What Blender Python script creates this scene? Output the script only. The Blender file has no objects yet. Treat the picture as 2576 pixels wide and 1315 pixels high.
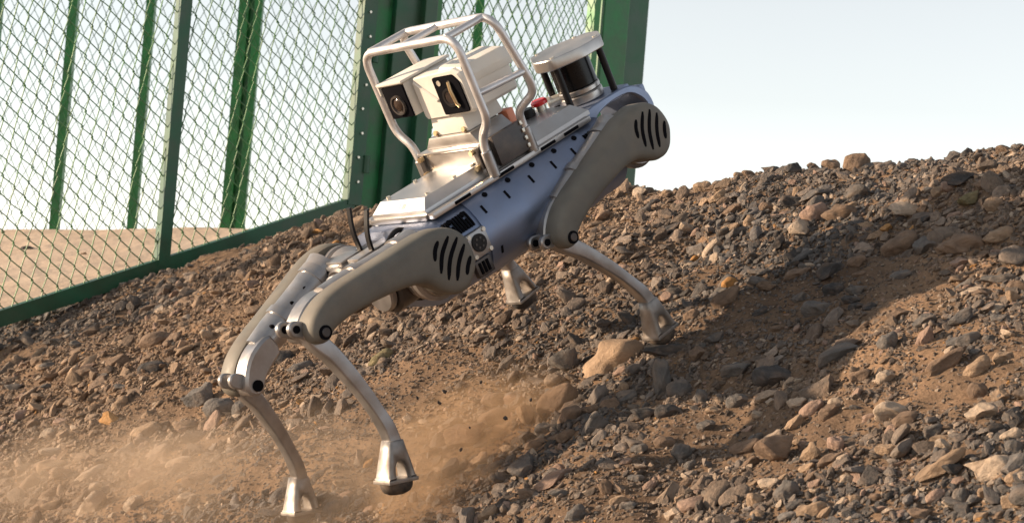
import bpy, bmesh, math, random
import numpy as np
from mathutils import Matrix, Vector, Euler

# ------------------------------------------------------------------ camera
# all measurements below were taken on a 2576 x 1315 view of the photograph
FOC, CU, CV = 4566.0, 1288.0, 657.5
PITCH, ROLL = math.radians(1.5), math.radians(4.7)
CAM = np.array([0.0, 0.0, 2.2])
_up0 = np.array([0, -math.sin(PITCH), math.cos(PITCH)])
_fw = np.array([0, math.cos(PITCH), math.sin(PITCH)])
_rt0 = np.array([1.0, 0, 0])
RIGHT = math.cos(ROLL) * _rt0 + math.sin(ROLL) * _up0
UP = -math.sin(ROLL) * _rt0 + math.cos(ROLL) * _up0
CB = np.stack([RIGHT, UP, _fw], axis=1)           # camera axes as columns

scene = bpy.context.scene
COL = scene.collection
cam_d = bpy.data.cameras.new('camera')
cam = bpy.data.objects.new('camera', cam_d)
COL.objects.link(cam)
cam_d.sensor_width = 36.0
cam_d.lens = 36.0 * FOC / 2576.0
cam_d.clip_end = 3000.0
cam_d.dof.use_dof = True
cam_d.dof.focus_distance = 4.1
cam_d.dof.aperture_fstop = 11.0
m = Matrix.Identity(4)
for i in range(3):
    m[i][0], m[i][1], m[i][2], m[i][3] = RIGHT[i], UP[i], -_fw[i], CAM[i]
cam.matrix_world = m
scene.camera = cam

# ------------------------------------------------------------------ sky, sun, exposure
SUN_DIR = CB @ np.array([-0.962, 0.262, 0.02])       # towards the sun
SUN_DIR = SUN_DIR / np.linalg.norm(SUN_DIR)
SUN_EL = math.asin(SUN_DIR[2])
SUN_AZ = math.atan2(SUN_DIR[0], SUN_DIR[1])
world = bpy.data.worlds.new('World')
scene.world = world
world.use_nodes = True
wt = world.node_tree
wt.nodes.clear()
sky_n = wt.nodes.new('ShaderNodeTexSky')
sky_n.sky_type = 'NISHITA'
sky_n.sun_disc = False
sky_n.sun_elevation = SUN_EL
sky_n.sun_rotation = SUN_AZ
sky_n.altitude = 500
sky_n.air_density = 1.0
sky_n.dust_density = 0.1
sky_n.ozone_density = 0.8
bg = wt.nodes.new('ShaderNodeBackground')
bg.inputs['Strength'].default_value = 0.138
wo = wt.nodes.new('ShaderNodeOutputWorld')
hz_n = wt.nodes.new('ShaderNodeHueSaturation')        # milky desert haze: the whole sky a little paler
hz_n.inputs['Saturation'].default_value = 0.24
wt.links.new(sky_n.outputs[0], hz_n.inputs['Color'])
wt.links.new(hz_n.outputs[0], bg.inputs[0])
wt.links.new(bg.outputs[0], wo.inputs[0])

sun_d = bpy.data.lights.new('sun', 'SUN')
sun_d.energy = 5.0
sun_d.angle = math.radians(0.8)
sun_d.color = (1.0, 0.765, 0.53)
sun = bpy.data.objects.new('sun', sun_d)
COL.objects.link(sun)
sun.rotation_euler = Vector(-SUN_DIR).to_track_quat('-Z', 'Y').to_euler()
sun.location = (-6, 2, 6)

scene.render.engine = 'CYCLES'
scene.cycles.use_denoising = True
scene.cycles.max_bounces = 8
scene.cycles.volume_bounces = 1
scene.view_settings.view_transform = 'Standard'
scene.view_settings.look = 'None'
scene.view_settings.gamma = 1.0
scene.view_settings.use_curve_mapping = False
scene.view_settings.exposure = 0.9

# ------------------------------------------------------------------ frames
RL_ = np.array([[0.6682, -0.648, -0.3655], [0.4494, -0.0399, 0.8924], [0.5929, 0.7606, -0.2646]])
_U, _S, _V = np.linalg.svd(RL_)
RL_ = _U @ _V                                        # robot axes seen from the camera
TL_ = np.array([-0.0444, 0.1204, 4.1281])
GROUND = -0.45                                       # slope surface below the robot's body axis
RW = CB @ RL_                                        # robot axes in the world
TW = CAM + CB @ TL_


def l2w(P):
    return (np.asarray(P, float) @ RW.T) + TW


def ray(u, v):
    return CB @ np.array([(u - CU) / FOC, -(v - CV) / FOC, 1.0])


def at(u, v, d):
    return CAM + d * ray(u, v)


def march(u, v):
    """where a ray first meets the real slope surface, or where it passes closest above it"""
    d = RW.T @ ray(u, v)
    o = RW.T @ (CAM - TW)
    ss = np.linspace(2.6, 8.5, 1500)
    q = o[None, :] + ss[:, None] * d[None, :]
    g = q[:, 2] - (GROUND + slope_h(q[:, 0], q[:, 1]))
    neg = np.nonzero(g < 0)[0]
    k = int(neg[0]) if len(neg) else int(np.argmin(g))
    P = q[k].copy()
    P[2] -= g[k]
    return P, ss[k]


def hit_slope(u, v, h=0.0):
    d = RW.T @ ray(u, v)
    o = RW.T @ (CAM - TW)
    s = (GROUND + h - o[2]) / d[2]
    return o + s * d, s


# ------------------------------------------------------------------ noise
def _hash(ix, iy, seed):
    n = (ix.astype(np.int64) * 374761393 + iy.astype(np.int64) * 668265263 + seed * 144269) & 0xFFFFFFFF
    n = ((n ^ (n >> 13)) * 1274126177) & 0xFFFFFFFF
    return ((n ^ (n >> 16)) & 0xFFFF) / 65535.0


def vnoise(x, y, seed=0):
    ix, iy = np.floor(x), np.floor(y)
    fx, fy = x - ix, y - iy
    fx, fy = fx * fx * (3 - 2 * fx), fy * fy * (3 - 2 * fy)
    a, b = _hash(ix, iy, seed), _hash(ix + 1, iy, seed)
    c, d = _hash(ix, iy + 1, seed), _hash(ix + 1, iy + 1, seed)
    return (a * (1 - fx) + b * fx) * (1 - fy) + (c * (1 - fx) + d * fx) * fy - 0.5


# ------------------------------------------------------------------ materials
def new_mat(name):
    mt = bpy.data.materials.new(name)
    mt.use_nodes = True
    nt = mt.node_tree
    b = nt.nodes['Principled BSDF']
    return mt, nt, b


def simple(name, col, rough=0.5, metal=0.0, var=0.08, scale=30.0, bump=0.0, dirt=None, dirt_amt=0.5, coat=0.0):
    """plain paint, metal or plastic with uneven tone, uneven gloss and optional dust"""
    mt, nt, b = new_mat(name)
    N, Lk = nt.nodes, nt.links
    tc = N.new('ShaderNodeTexCoord')
    nz = N.new('ShaderNodeTexNoise')
    nz.inputs['Scale'].default_value = scale
    nz.inputs['Detail'].default_value = 6
    Lk.new(tc.outputs['Object'], nz.inputs['Vector'])
    mr = N.new('ShaderNodeMapRange')
    mr.inputs['From Min'].default_value, mr.inputs['From Max'].default_value = 0.3, 0.7
    mr.inputs['To Min'].default_value, mr.inputs['To Max'].default_value = 1 - var * 2, 1 + var
    Lk.new(nz.outputs['Fac'], mr.inputs['Value'])
    mx = N.new('ShaderNodeMix')
    mx.data_type = 'RGBA'
    mx.blend_type = 'MULTIPLY'
    mx.inputs['Factor'].default_value = 1
    mx.inputs[6].default_value = (*col, 1)
    Lk.new(mr.outputs[0], mx.inputs[7])
    last = mx.outputs[2]
    if dirt:
        n2 = N.new('ShaderNodeTexNoise')
        n2.inputs['Scale'].default_value = scale * 0.35
        n2.inputs['Detail'].default_value = 8
        n2.inputs['Roughness'].default_value = 0.7
        Lk.new(tc.outputs['Object'], n2.inputs['Vector'])
        r2 = N.new('ShaderNodeMapRange')
        r2.inputs['From Min'].default_value, r2.inputs['From Max'].default_value = 0.45, 0.72
        r2.inputs['To Max'].default_value = dirt_amt
        Lk.new(n2.outputs['Fac'], r2.inputs['Value'])
        m2 = N.new('ShaderNodeMix')
        m2.data_type = 'RGBA'
        m2.inputs[7].default_value = (*dirt, 1)
        Lk.new(r2.outputs[0], m2.inputs['Factor'])
        Lk.new(last, m2.inputs[6])
        last = m2.outputs[2]
        if metal > 0:
            r3 = N.new('ShaderNodeMath')
            r3.operation = 'MULTIPLY_ADD'
            r3.inputs[1].default_value, r3.inputs[2].default_value = -metal, metal
            Lk.new(r2.outputs[0], r3.inputs[0])
            Lk.new(r3.outputs[0], b.inputs['Metallic'])
    Lk.new(last, b.inputs['Base Color'])
    rr = N.new('ShaderNodeMapRange')
    rr.inputs['From Min'].default_value, rr.inputs['From Max'].default_value = 0.3, 0.7
    rr.inputs['To Min'].default_value, rr.inputs['To Max'].default_value = rough * 0.85, min(1, rough * 1.2)
    Lk.new(nz.outputs['Fac'], rr.inputs['Value'])
    Lk.new(rr.outputs[0], b.inputs['Roughness'])
    if not (dirt and metal > 0):
        b.inputs['Metallic'].default_value = metal
    if coat:
        b.inputs['Coat Weight'].default_value = coat
    if bump:
        bp = N.new('ShaderNodeBump')
        bp.inputs['Strength'].default_value = bump
        bp.inputs['Distance'].default_value = 0.002
        Lk.new(nz.outputs['Fac'], bp.inputs['Height'])
        Lk.new(bp.outputs[0], b.inputs['Normal'])
    return mt


DUST = (0.30, 0.20, 0.13)
M = {}
M['shell'] = simple('shell_metal', (0.21, 0.255, 0.365), 0.44, 0.85, 0.06, 14, dirt=(0.20, 0.155, 0.125), dirt_amt=0.22)  # grey metal; the sky's blue reflection is put into its base colour
M['alu'] = simple('aluminium', (0.47, 0.45, 0.435), 0.33, 0.9, 0.08, 22, dirt=DUST, dirt_amt=0.25)
M['alu_leg'] = simple('leg_aluminium', (0.36, 0.35, 0.35), 0.34, 0.85, 0.10, 26, dirt=(0.22, 0.16, 0.115), dirt_amt=0.55)
M['foot'] = simple('foot_metal', (0.30, 0.28, 0.265), 0.46, 0.7, 0.18, 40, bump=0.2, dirt=(0.20, 0.14, 0.095), dirt_amt=0.75)
M['deck'] = simple('deck_metal', (0.50, 0.49, 0.485), 0.34, 0.85, 0.06, 16, dirt=DUST, dirt_amt=0.28)
M['tube'] = simple('cage_tube', (0.62, 0.60, 0.60), 0.40, 0.65, 0.06, 30)
M['olive'] = simple('thigh_cover', (0.125, 0.117, 0.100), 0.60, 0.0, 0.12, 22, bump=0.15, dirt=(0.20, 0.15, 0.105), dirt_amt=0.40)
M['dark'] = simple('dark_metal', (0.07, 0.065, 0.065), 0.42, 0.6, 0.1, 30, dirt=DUST, dirt_amt=0.2)
M['black'] = simple('black_plastic', (0.014, 0.013, 0.014), 0.38, 0.0, 0.1, 40)
M['void'] = simple('slot_black', (0.006, 0.006, 0.008), 0.8)  # black panels; also solids painting the shade inside slots, holes and recesses
M['rubber'] = simple('rubber', (0.018, 0.017, 0.017), 0.75, 0, 0.1, 40, dirt=DUST, dirt_amt=0.55)
M['white'] = simple('white_paint', (0.60, 0.575, 0.53), 0.5, 0.0, 0.04, 16, dirt=(0.5, 0.42, 0.34), dirt_amt=0.25)
M['orange'] = simple('orange_plastic', (0.72, 0.26, 0.15), 0.45, 0, 0.05)
M['red'] = simple('red_plastic', (0.55, 0.015, 0.02), 0.3, 0, 0.05, coat=0.3)
M['brass'] = simple('brass', (0.62, 0.47, 0.28), 0.35, 0.9, 0.05)
M['lens'] = simple('lens_glass', (0.02, 0.015, 0.015), 0.05, 0, 0.02, coat=1.0)
M['lens_in'] = simple('lens_amber', (0.04, 0.026, 0.02), 0.10, 0.1, 0.1)
M['lidar'] = simple('lidar_glass', (0.006, 0.006, 0.007), 0.24, 0, 0.02)
M['green'] = simple('green_paint', (0.004, 0.070, 0.030), 0.42, 0.0, 0.15, 12, bump=0.1, dirt=(0.055, 0.05, 0.03), dirt_amt=0.5)
M['green2'] = simple('green_paint_light', (0.012, 0.175, 0.036), 0.42, 0.0, 0.15, 12, bump=0.1, dirt=(0.06, 0.07, 0.03), dirt_amt=0.4)
M['green3'] = simple('green_paint_lit_face', (0.007, 0.140, 0.038), 0.45, 0.0, 0.2, 14, bump=0.1, dirt=(0.05, 0.05, 0.03), dirt_amt=0.5)  # same green lightened: light on a post's brighter face put into the colour
M['wire'] = simple('green_wire', (0.07, 0.19, 0.07), 0.45, 0.1, 0.3, 12)  # green lightened to paint in the wash of the backlight
M['bolt'] = simple('bolt_steel', (0.7, 0.66, 0.58), 0.35, 0.8, 0.1)


for k_, v_ in (('void', 0.03), ('black', 0.2), ('lidar', 0.25)):
    M[k_].node_tree.nodes['Principled BSDF'].inputs['Specular IOR Level'].default_value = v_


def stone_nodes(mt, nt, b, src):
    """mottled, speckled rock tone around a per-stone colour"""
    N, Lk = nt.nodes, nt.links
    tc = N.new('ShaderNodeTexCoord')
    n1 = N.new('ShaderNodeTexNoise')
    n1.inputs['Scale'].default_value = 3.0
    n1.inputs['Detail'].default_value = 9
    n1.inputs['Roughness'].default_value = 0.68
    Lk.new(tc.outputs['Object'], n1.inputs['Vector'])
    r1 = N.new('ShaderNodeMapRange')
    r1.inputs['From Min'].default_value, r1.inputs['From Max'].default_value = 0.28, 0.72
    r1.inputs['To Min'].default_value, r1.inputs['To Max'].default_value = 0.62, 1.32
    Lk.new(n1.outputs['Fac'], r1.inputs['Value'])
    mx = N.new('ShaderNodeMix')
    mx.data_type = 'RGBA'
    mx.blend_type = 'MULTIPLY'
    mx.inputs['Factor'].default_value = 1
    Lk.new(src, mx.inputs[6])
    Lk.new(r1.outputs[0], mx.inputs[7])
    # dust lying in patches
    n2 = N.new('ShaderNodeTexNoise')
    n2.inputs['Scale'].default_value = 1.7
    n2.inputs['Detail'].default_value = 7
    Lk.new(tc.outputs['Object'], n2.inputs['Vector'])
    r2 = N.new('ShaderNodeMapRange')
    r2.inputs['From Min'].default_value, r2.inputs['From Max'].default_value = 0.48, 0.75
    r2.inputs['To Max'].default_value = 0.38
    Lk.new(n2.outputs['Fac'], r2.inputs['Value'])
    m2 = N.new('ShaderNodeMix')
    m2.data_type = 'RGBA'
    m2.inputs[7].default_value = (0.28, 0.18, 0.112, 1)
    Lk.new(r2.outputs[0], m2.inputs['Factor'])
    Lk.new(mx.outputs[2], m2.inputs[6])
    Lk.new(m2.outputs[2], b.inputs['Base Color'])
    b.inputs['Roughness'].default_value = 0.82
    b.inputs['Specular IOR Level'].default_value = 0.25
    bp = N.new('ShaderNodeBump')
    bp.inputs['Strength'].default_value = 0.55
    bp.inputs['Distance'].default_value = 0.06
    Lk.new(n1.outputs['Fac'], bp.inputs['Height'])
    Lk.new(bp.outputs[0], b.inputs['Normal'])


mt, nt, b = new_mat('stone')
oi = nt.nodes.new('ShaderNodeObjectInfo')
stone_nodes(mt, nt, b, oi.outputs['Color'])
M['stone'] = mt
mt, nt, b = new_mat('gravel')
an = nt.nodes.new('ShaderNodeAttribute')
an.attribute_type = 'INSTANCER'
an.attribute_name = 'col'
stone_nodes(mt, nt, b, an.outputs['Color'])
M['gravel'] = mt

# soil of the slope
mt, nt, b = new_mat('soil')
N, Lk = nt.nodes, nt.links
tc = N.new('ShaderNodeTexCoord')
n1 = N.new('ShaderNodeTexNoise')
n1.inputs['Scale'].default_value = 2.2
n1.inputs['Detail'].default_value = 10
n1.inputs['Roughness'].default_value = 0.65
Lk.new(tc.outputs['Object'], n1.inputs['Vector'])
cr = N.new('ShaderNodeValToRGB')
cr.color_ramp.elements[0].position, cr.color_ramp.elements[0].color = 0.30, (0.095, 0.064, 0.046, 1)
cr.color_ramp.elements[1].position, cr.color_ramp.elements[1].color = 0.70, (0.30, 0.190, 0.118, 1)
e_ = cr.color_ramp.elements.new(0.5)
e_.color = (0.175, 0.117, 0.078, 1)
Lk.new(n1.outputs['Fac'], cr.inputs[0])
n2 = N.new('ShaderNodeTexNoise')
n2.inputs['Scale'].default_value = 130
n2.inputs['Detail'].default_value = 6
n2.inputs['Roughness'].default_value = 0.7
Lk.new(tc.outputs['Object'], n2.inputs['Vector'])
r2 = N.new('ShaderNodeMapRange')
r2.inputs['From Min'].default_value, r2.inputs['From Max'].default_value = 0.3, 0.7
r2.inputs['To Min'].default_value, r2.inputs['To Max'].default_value = 0.6, 1.35
Lk.new(n2.outputs['Fac'], r2.inputs['Value'])
mx = N.new('ShaderNodeMix')
mx.data_type = 'RGBA'
mx.blend_type = 'MULTIPLY'
mx.inputs['Factor'].default_value = 1
Lk.new(cr.outputs[0], mx.inputs[6])
Lk.new(r2.outputs[0], mx.inputs[7])
Lk.new(mx.outputs[2], b.inputs['Base Color'])
b.inputs['Roughness'].default_value = 0.95
b.inputs['Specular IOR Level'].default_value = 0.1
bp = N.new('ShaderNodeBump')
bp.inputs['Strength'].default_value = 0.9
bp.inputs['Distance'].default_value = 0.006
Lk.new(n2.outputs['Fac'], bp.inputs['Height'])
Lk.new(bp.outputs[0], b.inputs['Normal'])
M['soil'] = mt

# pale wind-rippled sand behind the fence
mt, nt, b = new_mat('sand')
N, Lk = nt.nodes, nt.links
tc = N.new('ShaderNodeTexCoord')
n1 = N.new('ShaderNodeTexNoise')
n1.inputs['Scale'].default_value = 1.3
n1.inputs['Detail'].default_value = 10
n1.inputs['Roughness'].default_value = 0.7
Lk.new(tc.outputs['Object'], n1.inputs['Vector'])
cr = N.new('ShaderNodeValToRGB')
cr.color_ramp.elements[0].position, cr.color_ramp.elements[0].color = 0.3, (0.50, 0.37, 0.27, 1)
cr.color_ramp.elements[1].position, cr.color_ramp.elements[1].color = 0.7, (0.64, 0.50, 0.385, 1)
Lk.new(n1.outputs['Fac'], cr.inputs[0])
Lk.new(cr.outputs[0], b.inputs['Base Color'])
b.inputs['Roughness'].default_value = 0.95
b.inputs['Specular IOR Level'].default_value = 0.1
wv = N.new('ShaderNodeTexNoise')
wv.inputs['Scale'].default_value = 9
wv.inputs['Detail'].default_value = 8
Lk.new(tc.outputs['Object'], wv.inputs['Vector'])
bp = N.new('ShaderNodeBump')
bp.inputs['Strength'].default_value = 0.5
bp.inputs['Distance'].default_value = 0.03
Lk.new(wv.outputs['Fac'], bp.inputs['Height'])
Lk.new(bp.outputs[0], b.inputs['Normal'])
M['sand'] = mt


# ------------------------------------------------------------------ mesh helpers
def obj_from_data(name, verts, faces, mat, parent=None, smooth=False):
    me = bpy.data.meshes.new(name)
    me.from_pydata([tuple(map(float, v)) for v in verts], [], faces)
    me.update()
    if smooth:
        me.polygons.foreach_set('use_smooth', [True] * len(me.polygons))
    me.materials.append(mat)
    o = bpy.data.objects.new(name, me)
    COL.objects.link(o)
    if parent is not None:
        o.parent = parent
    return o


def tag(o, label=None, cat=None, group=None, kind=None):
    if label:
        o['label'] = label
    if cat:
        o['category'] = cat
    if group:
        o['group'] = group
    if kind:
        o['kind'] = kind
    return o


class MB:
    """collects shapes of one part"""

    def __init__(self):
        self.bm = bmesh.new()

    def _merge(self, b2):
        me = bpy.data.meshes.new('tmp')
        b2.to_mesh(me)
        b2.free()
        self.bm.from_mesh(me)
        bpy.data.meshes.remove(me)

    def box(self, c, s, bev=0.0, mat=None, taper=None):
        """box centre c, full sizes s; taper (tx, ty) scales the top face"""
        b2 = bmesh.new()
        bmesh.ops.create_cube(b2, size=1.0)
        for v in b2.verts:
            tx, ty = (taper if (taper and v.co.z > 0) else (1, 1))
            v.co = Vector((v.co.x * s[0] * tx, v.co.y * s[1] * ty, v.co.z * s[2]))
        if bev:
            bmesh.ops.bevel(b2, geom=list(b2.edges), offset=bev, segments=2, affect='EDGES', profile=0.6)
        if mat is not None:
            bmesh.ops.transform(b2, matrix=mat.to_4x4(), verts=b2.verts)
        bmesh.ops.translate(b2, vec=Vector(c), verts=b2.verts)
        self._merge(b2)
        return self

    def hexa(self, pts, bev=0.0):
        """eight corners: bottom four then top four, same order"""
        b2 = bmesh.new()
        vs = [b2.verts.new(p) for p in pts]
        for f in ((3, 2, 1, 0), (4, 5, 6, 7), (0, 1, 5, 4), (1, 2, 6, 5), (2, 3, 7, 6), (3, 0, 4, 7)):
            b2.faces.new([vs[i] for i in f])
        bmesh.ops.recalc_face_normals(b2, faces=b2.faces)
        if bev:
            bmesh.ops.bevel(b2, geom=list(b2.edges), offset=bev, segments=2, affect='EDGES', profile=0.6)
        self._merge(b2)
        return self

    def bar(self, P, Q, side, w, d):
        """straight bar from P to Q; w across 'side', d along the third axis"""
        P, Q, side = np.array(P, float), np.array(Q, float), np.array(side, float)
        ax = (Q - P) / np.linalg.norm(Q - P)
        side = side - ax * (side @ ax)
        side /= np.linalg.norm(side)
        th = np.cross(ax, side)
        pts = []
        for e in (P, Q):
            for a, b_ in ((-1, -1), (1, -1), (1, 1), (-1, 1)):
                pts.append(tuple(e + side * (a * w / 2) + th * (b_ * d / 2)))
        return self.hexa(pts)

    def loops(self, rings, close=True, cap=True):
        """skin of successive rings of equal vertex count"""
        b2 = bmesh.new()
        vv = [[b2.verts.new(tuple(map(float, p))) for p in r] for r in rings]
        n = len(rings[0])
        for a, b_ in zip(vv[:-1], vv[1:]):
            for i in range(n if close else n - 1):
                j = (i + 1) % n
                b2.faces.new((a[i], a[j], b_[j], b_[i]))
        if cap:
            b2.faces.new(vv[0][::-1])
            b2.faces.new(vv[-1])
        bmesh.ops.recalc_face_normals(b2, faces=b2.faces)
        self._merge(b2)
        return self

    def tube(self, pts, r, seg=12, cap=True):
        pts = [np.array(p, float) for p in pts]
        rs = r if isinstance(r, (list, tuple)) else [r] * len(pts)
        rings = []
        ref = None
        for i, p in enumerate(pts):
            t_ = pts[min(i + 1, len(pts) - 1)] - pts[max(i - 1, 0)]
            t_ /= np.linalg.norm(t_)
            if ref is None:
                ref = np.cross(t_, [0.3, 0.5, 0.81])
            ref = ref - t_ * (ref @ t_)
            ref /= np.linalg.norm(ref)
            bn = np.cross(t_, ref)
            rings.append([p + rs[i] * (math.cos(k) * ref + math.sin(k) * bn)
                          for k in (2 * math.pi * j / seg for j in range(seg))])
        return self.loops(rings, cap=cap)

    def cyl(self, c, axis, r, h, seg=24, bev=0.0, r2=None):
        """cylinder centred on c"""
        ax = np.array(axis, float)
        ax /= np.linalg.norm(ax)
        c = np.array(c, float)
        r2 = r if r2 is None else r2
        e = bev
        prof = [(-h / 2, r - e), (-h / 2 + e, r), (h / 2 - e, r2), (h / 2, r2 - e)] if e else [(-h / 2, r), (h / 2, r2)]
        u_ = np.cross(ax, [0.31, 0.77, 0.55])
        u_ /= np.linalg.norm(u_)
        v_ = np.cross(ax, u_)
        rings = [[c + ax * z + rr * (math.cos(k) * u_ + math.sin(k) * v_)
                  for k in (2 * math.pi * j / seg for j in range(seg))] for z, rr in prof]
        return self.loops(rings)

    def lathe(self, c, axis, prof, seg=24):
        ax = np.array(axis, float)
        ax /= np.linalg.norm(ax)
        c = np.array(c, float)
        u_ = np.cross(ax, [0.31, 0.77, 0.55])
        u_ /= np.linalg.norm(u_)
        v_ = np.cross(ax, u_)
        rings = [[c + ax * z + rr * (math.cos(k) * u_ + math.sin(k) * v_)
                  for k in (2 * math.pi * j / seg for j in range(seg))] for z, rr in prof]
        return self.loops(rings)

    def layers(self, outline, lay):
        """closed 2-D outline (x, z) stacked at y values with an inset at each"""
        o = np.array(outline, float)
        nxt, prv = np.roll(o, -1, 0), np.roll(o, 1, 0)
        t_ = nxt - prv
        t_ /= np.linalg.norm(t_, axis=1)[:, None] + 1e-12
        nr = np.stack([t_[:, 1], -t_[:, 0]], 1)
        area = 0.5 * np.sum(o[:, 0] * nxt[:, 1] - nxt[:, 0] * o[:, 1])
        if area < 0:
            nr = -nr
        rings = []
        for y, ins in lay:
            q = o - nr * ins
            rings.append([(p[0], y, p[1]) for p in q])
        return self.loops(rings)

    def prism(self, outline, y0, y1, e=0.0):
        s = 1 if y1 > y0 else -1
        if e:
            return self.layers(outline, [(y0, e), (y0 + s * e, 0), (y1 - s * e, 0), (y1, e)])
        return self.layers(outline, [(y0, 0), (y1, 0)])

    def build(self, name, mat, parent=None, smooth=None, label=None):
        me = bpy.data.meshes.new(name)
        self.bm.to_mesh(me)
        self.bm.free()
        if smooth is not None:
            me.polygons.foreach_set('use_smooth', [True] * len(me.polygons))
            me.set_sharp_from_angle(angle=math.radians(smooth))
        me.materials.append(mat)
        o = bpy.data.objects.new(name, me)
        COL.objects.link(o)
        if parent is not None:
            o.parent = parent
        if label:
            o['label'] = label
        return o


def smooth_closed(pts, n=4):
    """Catmull-Rom through a closed outline"""
    p = np.array(pts, float)
    out = []
    for i in range(len(p)):
        a, b_, c, d = p[i - 1], p[i], p[(i + 1) % len(p)], p[(i + 2) % len(p)]
        for k in range(n):
            t_ = k / n
            out.append(0.5 * ((2 * b_) + (c - a) * t_ + (2 * a - 5 * b_ + 4 * c - d) * t_ ** 2 + (3 * b_ - a - 3 * c + d) * t_ ** 3))
    return np.array(out)


def smooth_path(pts, n=5):
    p = np.array(pts, float)
    p = np.vstack([2 * p[0] - p[1], p, 2 * p[-1] - p[-2]])
    out = []
    for i in range(1, len(p) - 2):
        a, b_, c, d = p[i - 1], p[i], p[i + 1], p[i + 2]
        for k in range(n):
            t_ = k / n
            out.append(0.5 * ((2 * b_) + (c - a) * t_ + (2 * a - 5 * b_ + 4 * c - d) * t_ ** 2 + (3 * b_ - a - 3 * c + d) * t_ ** 3))
    out.append(p[-2])
    return np.array(out)


def round_path(pts, rad, n=6):
    """polyline with rounded corners of radius rad"""
    p = [np.array(q, float) for q in pts]
    out = [p[0]]
    for i in range(1, len(p) - 1):
        a, b_ = p[i - 1] - p[i], p[i + 1] - p[i]
        la, lb = np.linalg.norm(a), np.linalg.norm(b_)
        r_ = min(rad, la * 0.48, lb * 0.48)
        s, e = p[i] + a / la * r_, p[i] + b_ / lb * r_
        for k in range(n + 1):
            t_ = k / n
            out.append((1 - t_) ** 2 * s + 2 * t_ * (1 - t_) * p[i] + t_ ** 2 * e)
    out.append(p[-1])
    return out


def capsule2(p, q, r, n=8):
    p, q = np.array(p, float), np.array(q, float)
    d = (q - p) / np.linalg.norm(q - p)
    nn = np.array([-d[1], d[0]])
    out = []
    for k in range(n + 1):
        a = math.pi / 2 + math.pi * k / n
        out.append(p + r * (math.cos(a) * d + math.sin(a) * nn))
    for k in range(n + 1):
        a = -math.pi / 2 + math.pi * k / n
        out.append(q + r * (math.cos(a) * d + math.sin(a) * nn))
    return np.array(out)


# ------------------------------------------------------------------ the slope
def crest(gy):
    c1 = 1.29 + 0.0 * gy
    c2 = 1.36 - 0.56 * (gy - 2.45)
    d = (c1 - c2) / 0.12
    return c2 + 0.12 * np.where(d < 0, -np.log1p(np.exp(np.clip(d, -40, 0))) + np.clip(d, None, 0) , -np.log1p(np.exp(-np.clip(d, 0, 40)))) if False else np.minimum(c1, c2)


def slope_h(gx, gy):
    """height of the slope above its mean plane"""
    gx, gy = np.asarray(gx, float), np.asarray(gy, float)
    h = 0.055 * vnoise(gx * 1.7 + 3.1, gy * 1.7, 1) + 0.040 * vnoise(gx * 4.3, gy * 4.3 + 9.2, 2)
    h = h + 0.022 * vnoise(gx * 11, gy * 11, 3) + 0.012 * vnoise(gx * 27, gy * 27, 4) + 0.006 * vnoise(gx * 61, gy * 61, 5)
    # level under the planted feet
    for fx, fy in ((0.15, -0.24), (-0.66, 0.23)):
        w = np.exp(-((gx - fx) ** 2 + (gy - fy) ** 2) / 0.02)
        h = h * (1 - 0.8 * w)
    d = gx - crest(gy) + 0.10 * vnoise(gy * 1.3, gy * 0.0 + 4.0, 7) + 0.05 * vnoise(gy * 4.1, gy * 0.0 + 2.0, 8)
    drop = 0.82 * 0.5 * (d + np.sqrt(d * d + 0.015))
    # lower apron flattens out far below the frame
    lo = -3.2 - gx
    rise = 0.45 * 0.5 * (lo + np.sqrt(lo * lo + 0.5))
    return h - drop + rise


def axis_vals(segs):
    out = []
    for a, b_, st in segs:
        out += list(np.arange(a, b_ - 1e-6, st))
    out.append(segs[-1][1])
    return np.array(out)


gxs = axis_vals([(-6, -1.4, 0.12), (-1.4, 1.7, 0.0115), (1.7, 3.6, 0.1)])
gys = axis_vals([(-7, -2.2, 0.12), (-2.2, 0.9, 0.0115), (0.9, 4.3, 0.017), (4.3, 7, 0.15)])
GX, GY = np.meshgrid(gxs, gys, indexing='ij')
HH = slope_h(GX, GY)
vv = l2w(np.stack([GX, GY, GROUND + HH], -1).reshape(-1, 3))
nx_, ny_ = GX.shape
ii = (np.arange(nx_ - 1)[:, None] * ny_ + np.arange(ny_ - 1)[None, :]).ravel()
ff = np.stack([ii, ii + ny_, ii + ny_ + 1, ii + 1], 1)
me = bpy.data.meshes.new('gravel_slope')
me.vertices.add(len(vv))
me.vertices.foreach_set('co', vv.ravel())
me.loops.add(len(ff) * 4)
me.loops.foreach_set('vertex_index', ff.ravel())
me.polygons.add(len(ff))
me.polygons.foreach_set('loop_start', np.arange(len(ff)) * 4)
me.polygons.foreach_set('use_smooth', [True] * len(ff))
me.update()
me.validate()
me.materials.append(M['soil'])
slope = bpy.data.objects.new('gravel_slope', me)
COL.objects.link(slope)
tag(slope, kind='structure')


# sand plain with the low dune behind the fence, out to the horizon
def sand_z(x, y):
    dune = -1.455 + 0.0933 * x + 0.178 * np.clip(y, 5, 12)
    dune = dune + 0.03 * vnoise(x * 0.9, y * 0.9, 11) + 0.014 * vnoise(x * 3.1, y * 3.1, 12) + 0.006 * vnoise(x * 9, y * 9, 13)
    back = np.clip(y - 11.0, 0, None)
    front = np.clip(6.6 - y, 0, None)
    side = np.clip(np.abs(x + 1.0) - 7, 0, None)
    dune = dune - 0.9 * (np.sqrt(back ** 2 + 0.01) - 0.1) - 0.8 * front - 0.10 * side
    return np.maximum(dune + CAM[2], 0.0 + 0.02 * vnoise(x * 0.2, y * 0.2, 14))


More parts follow.
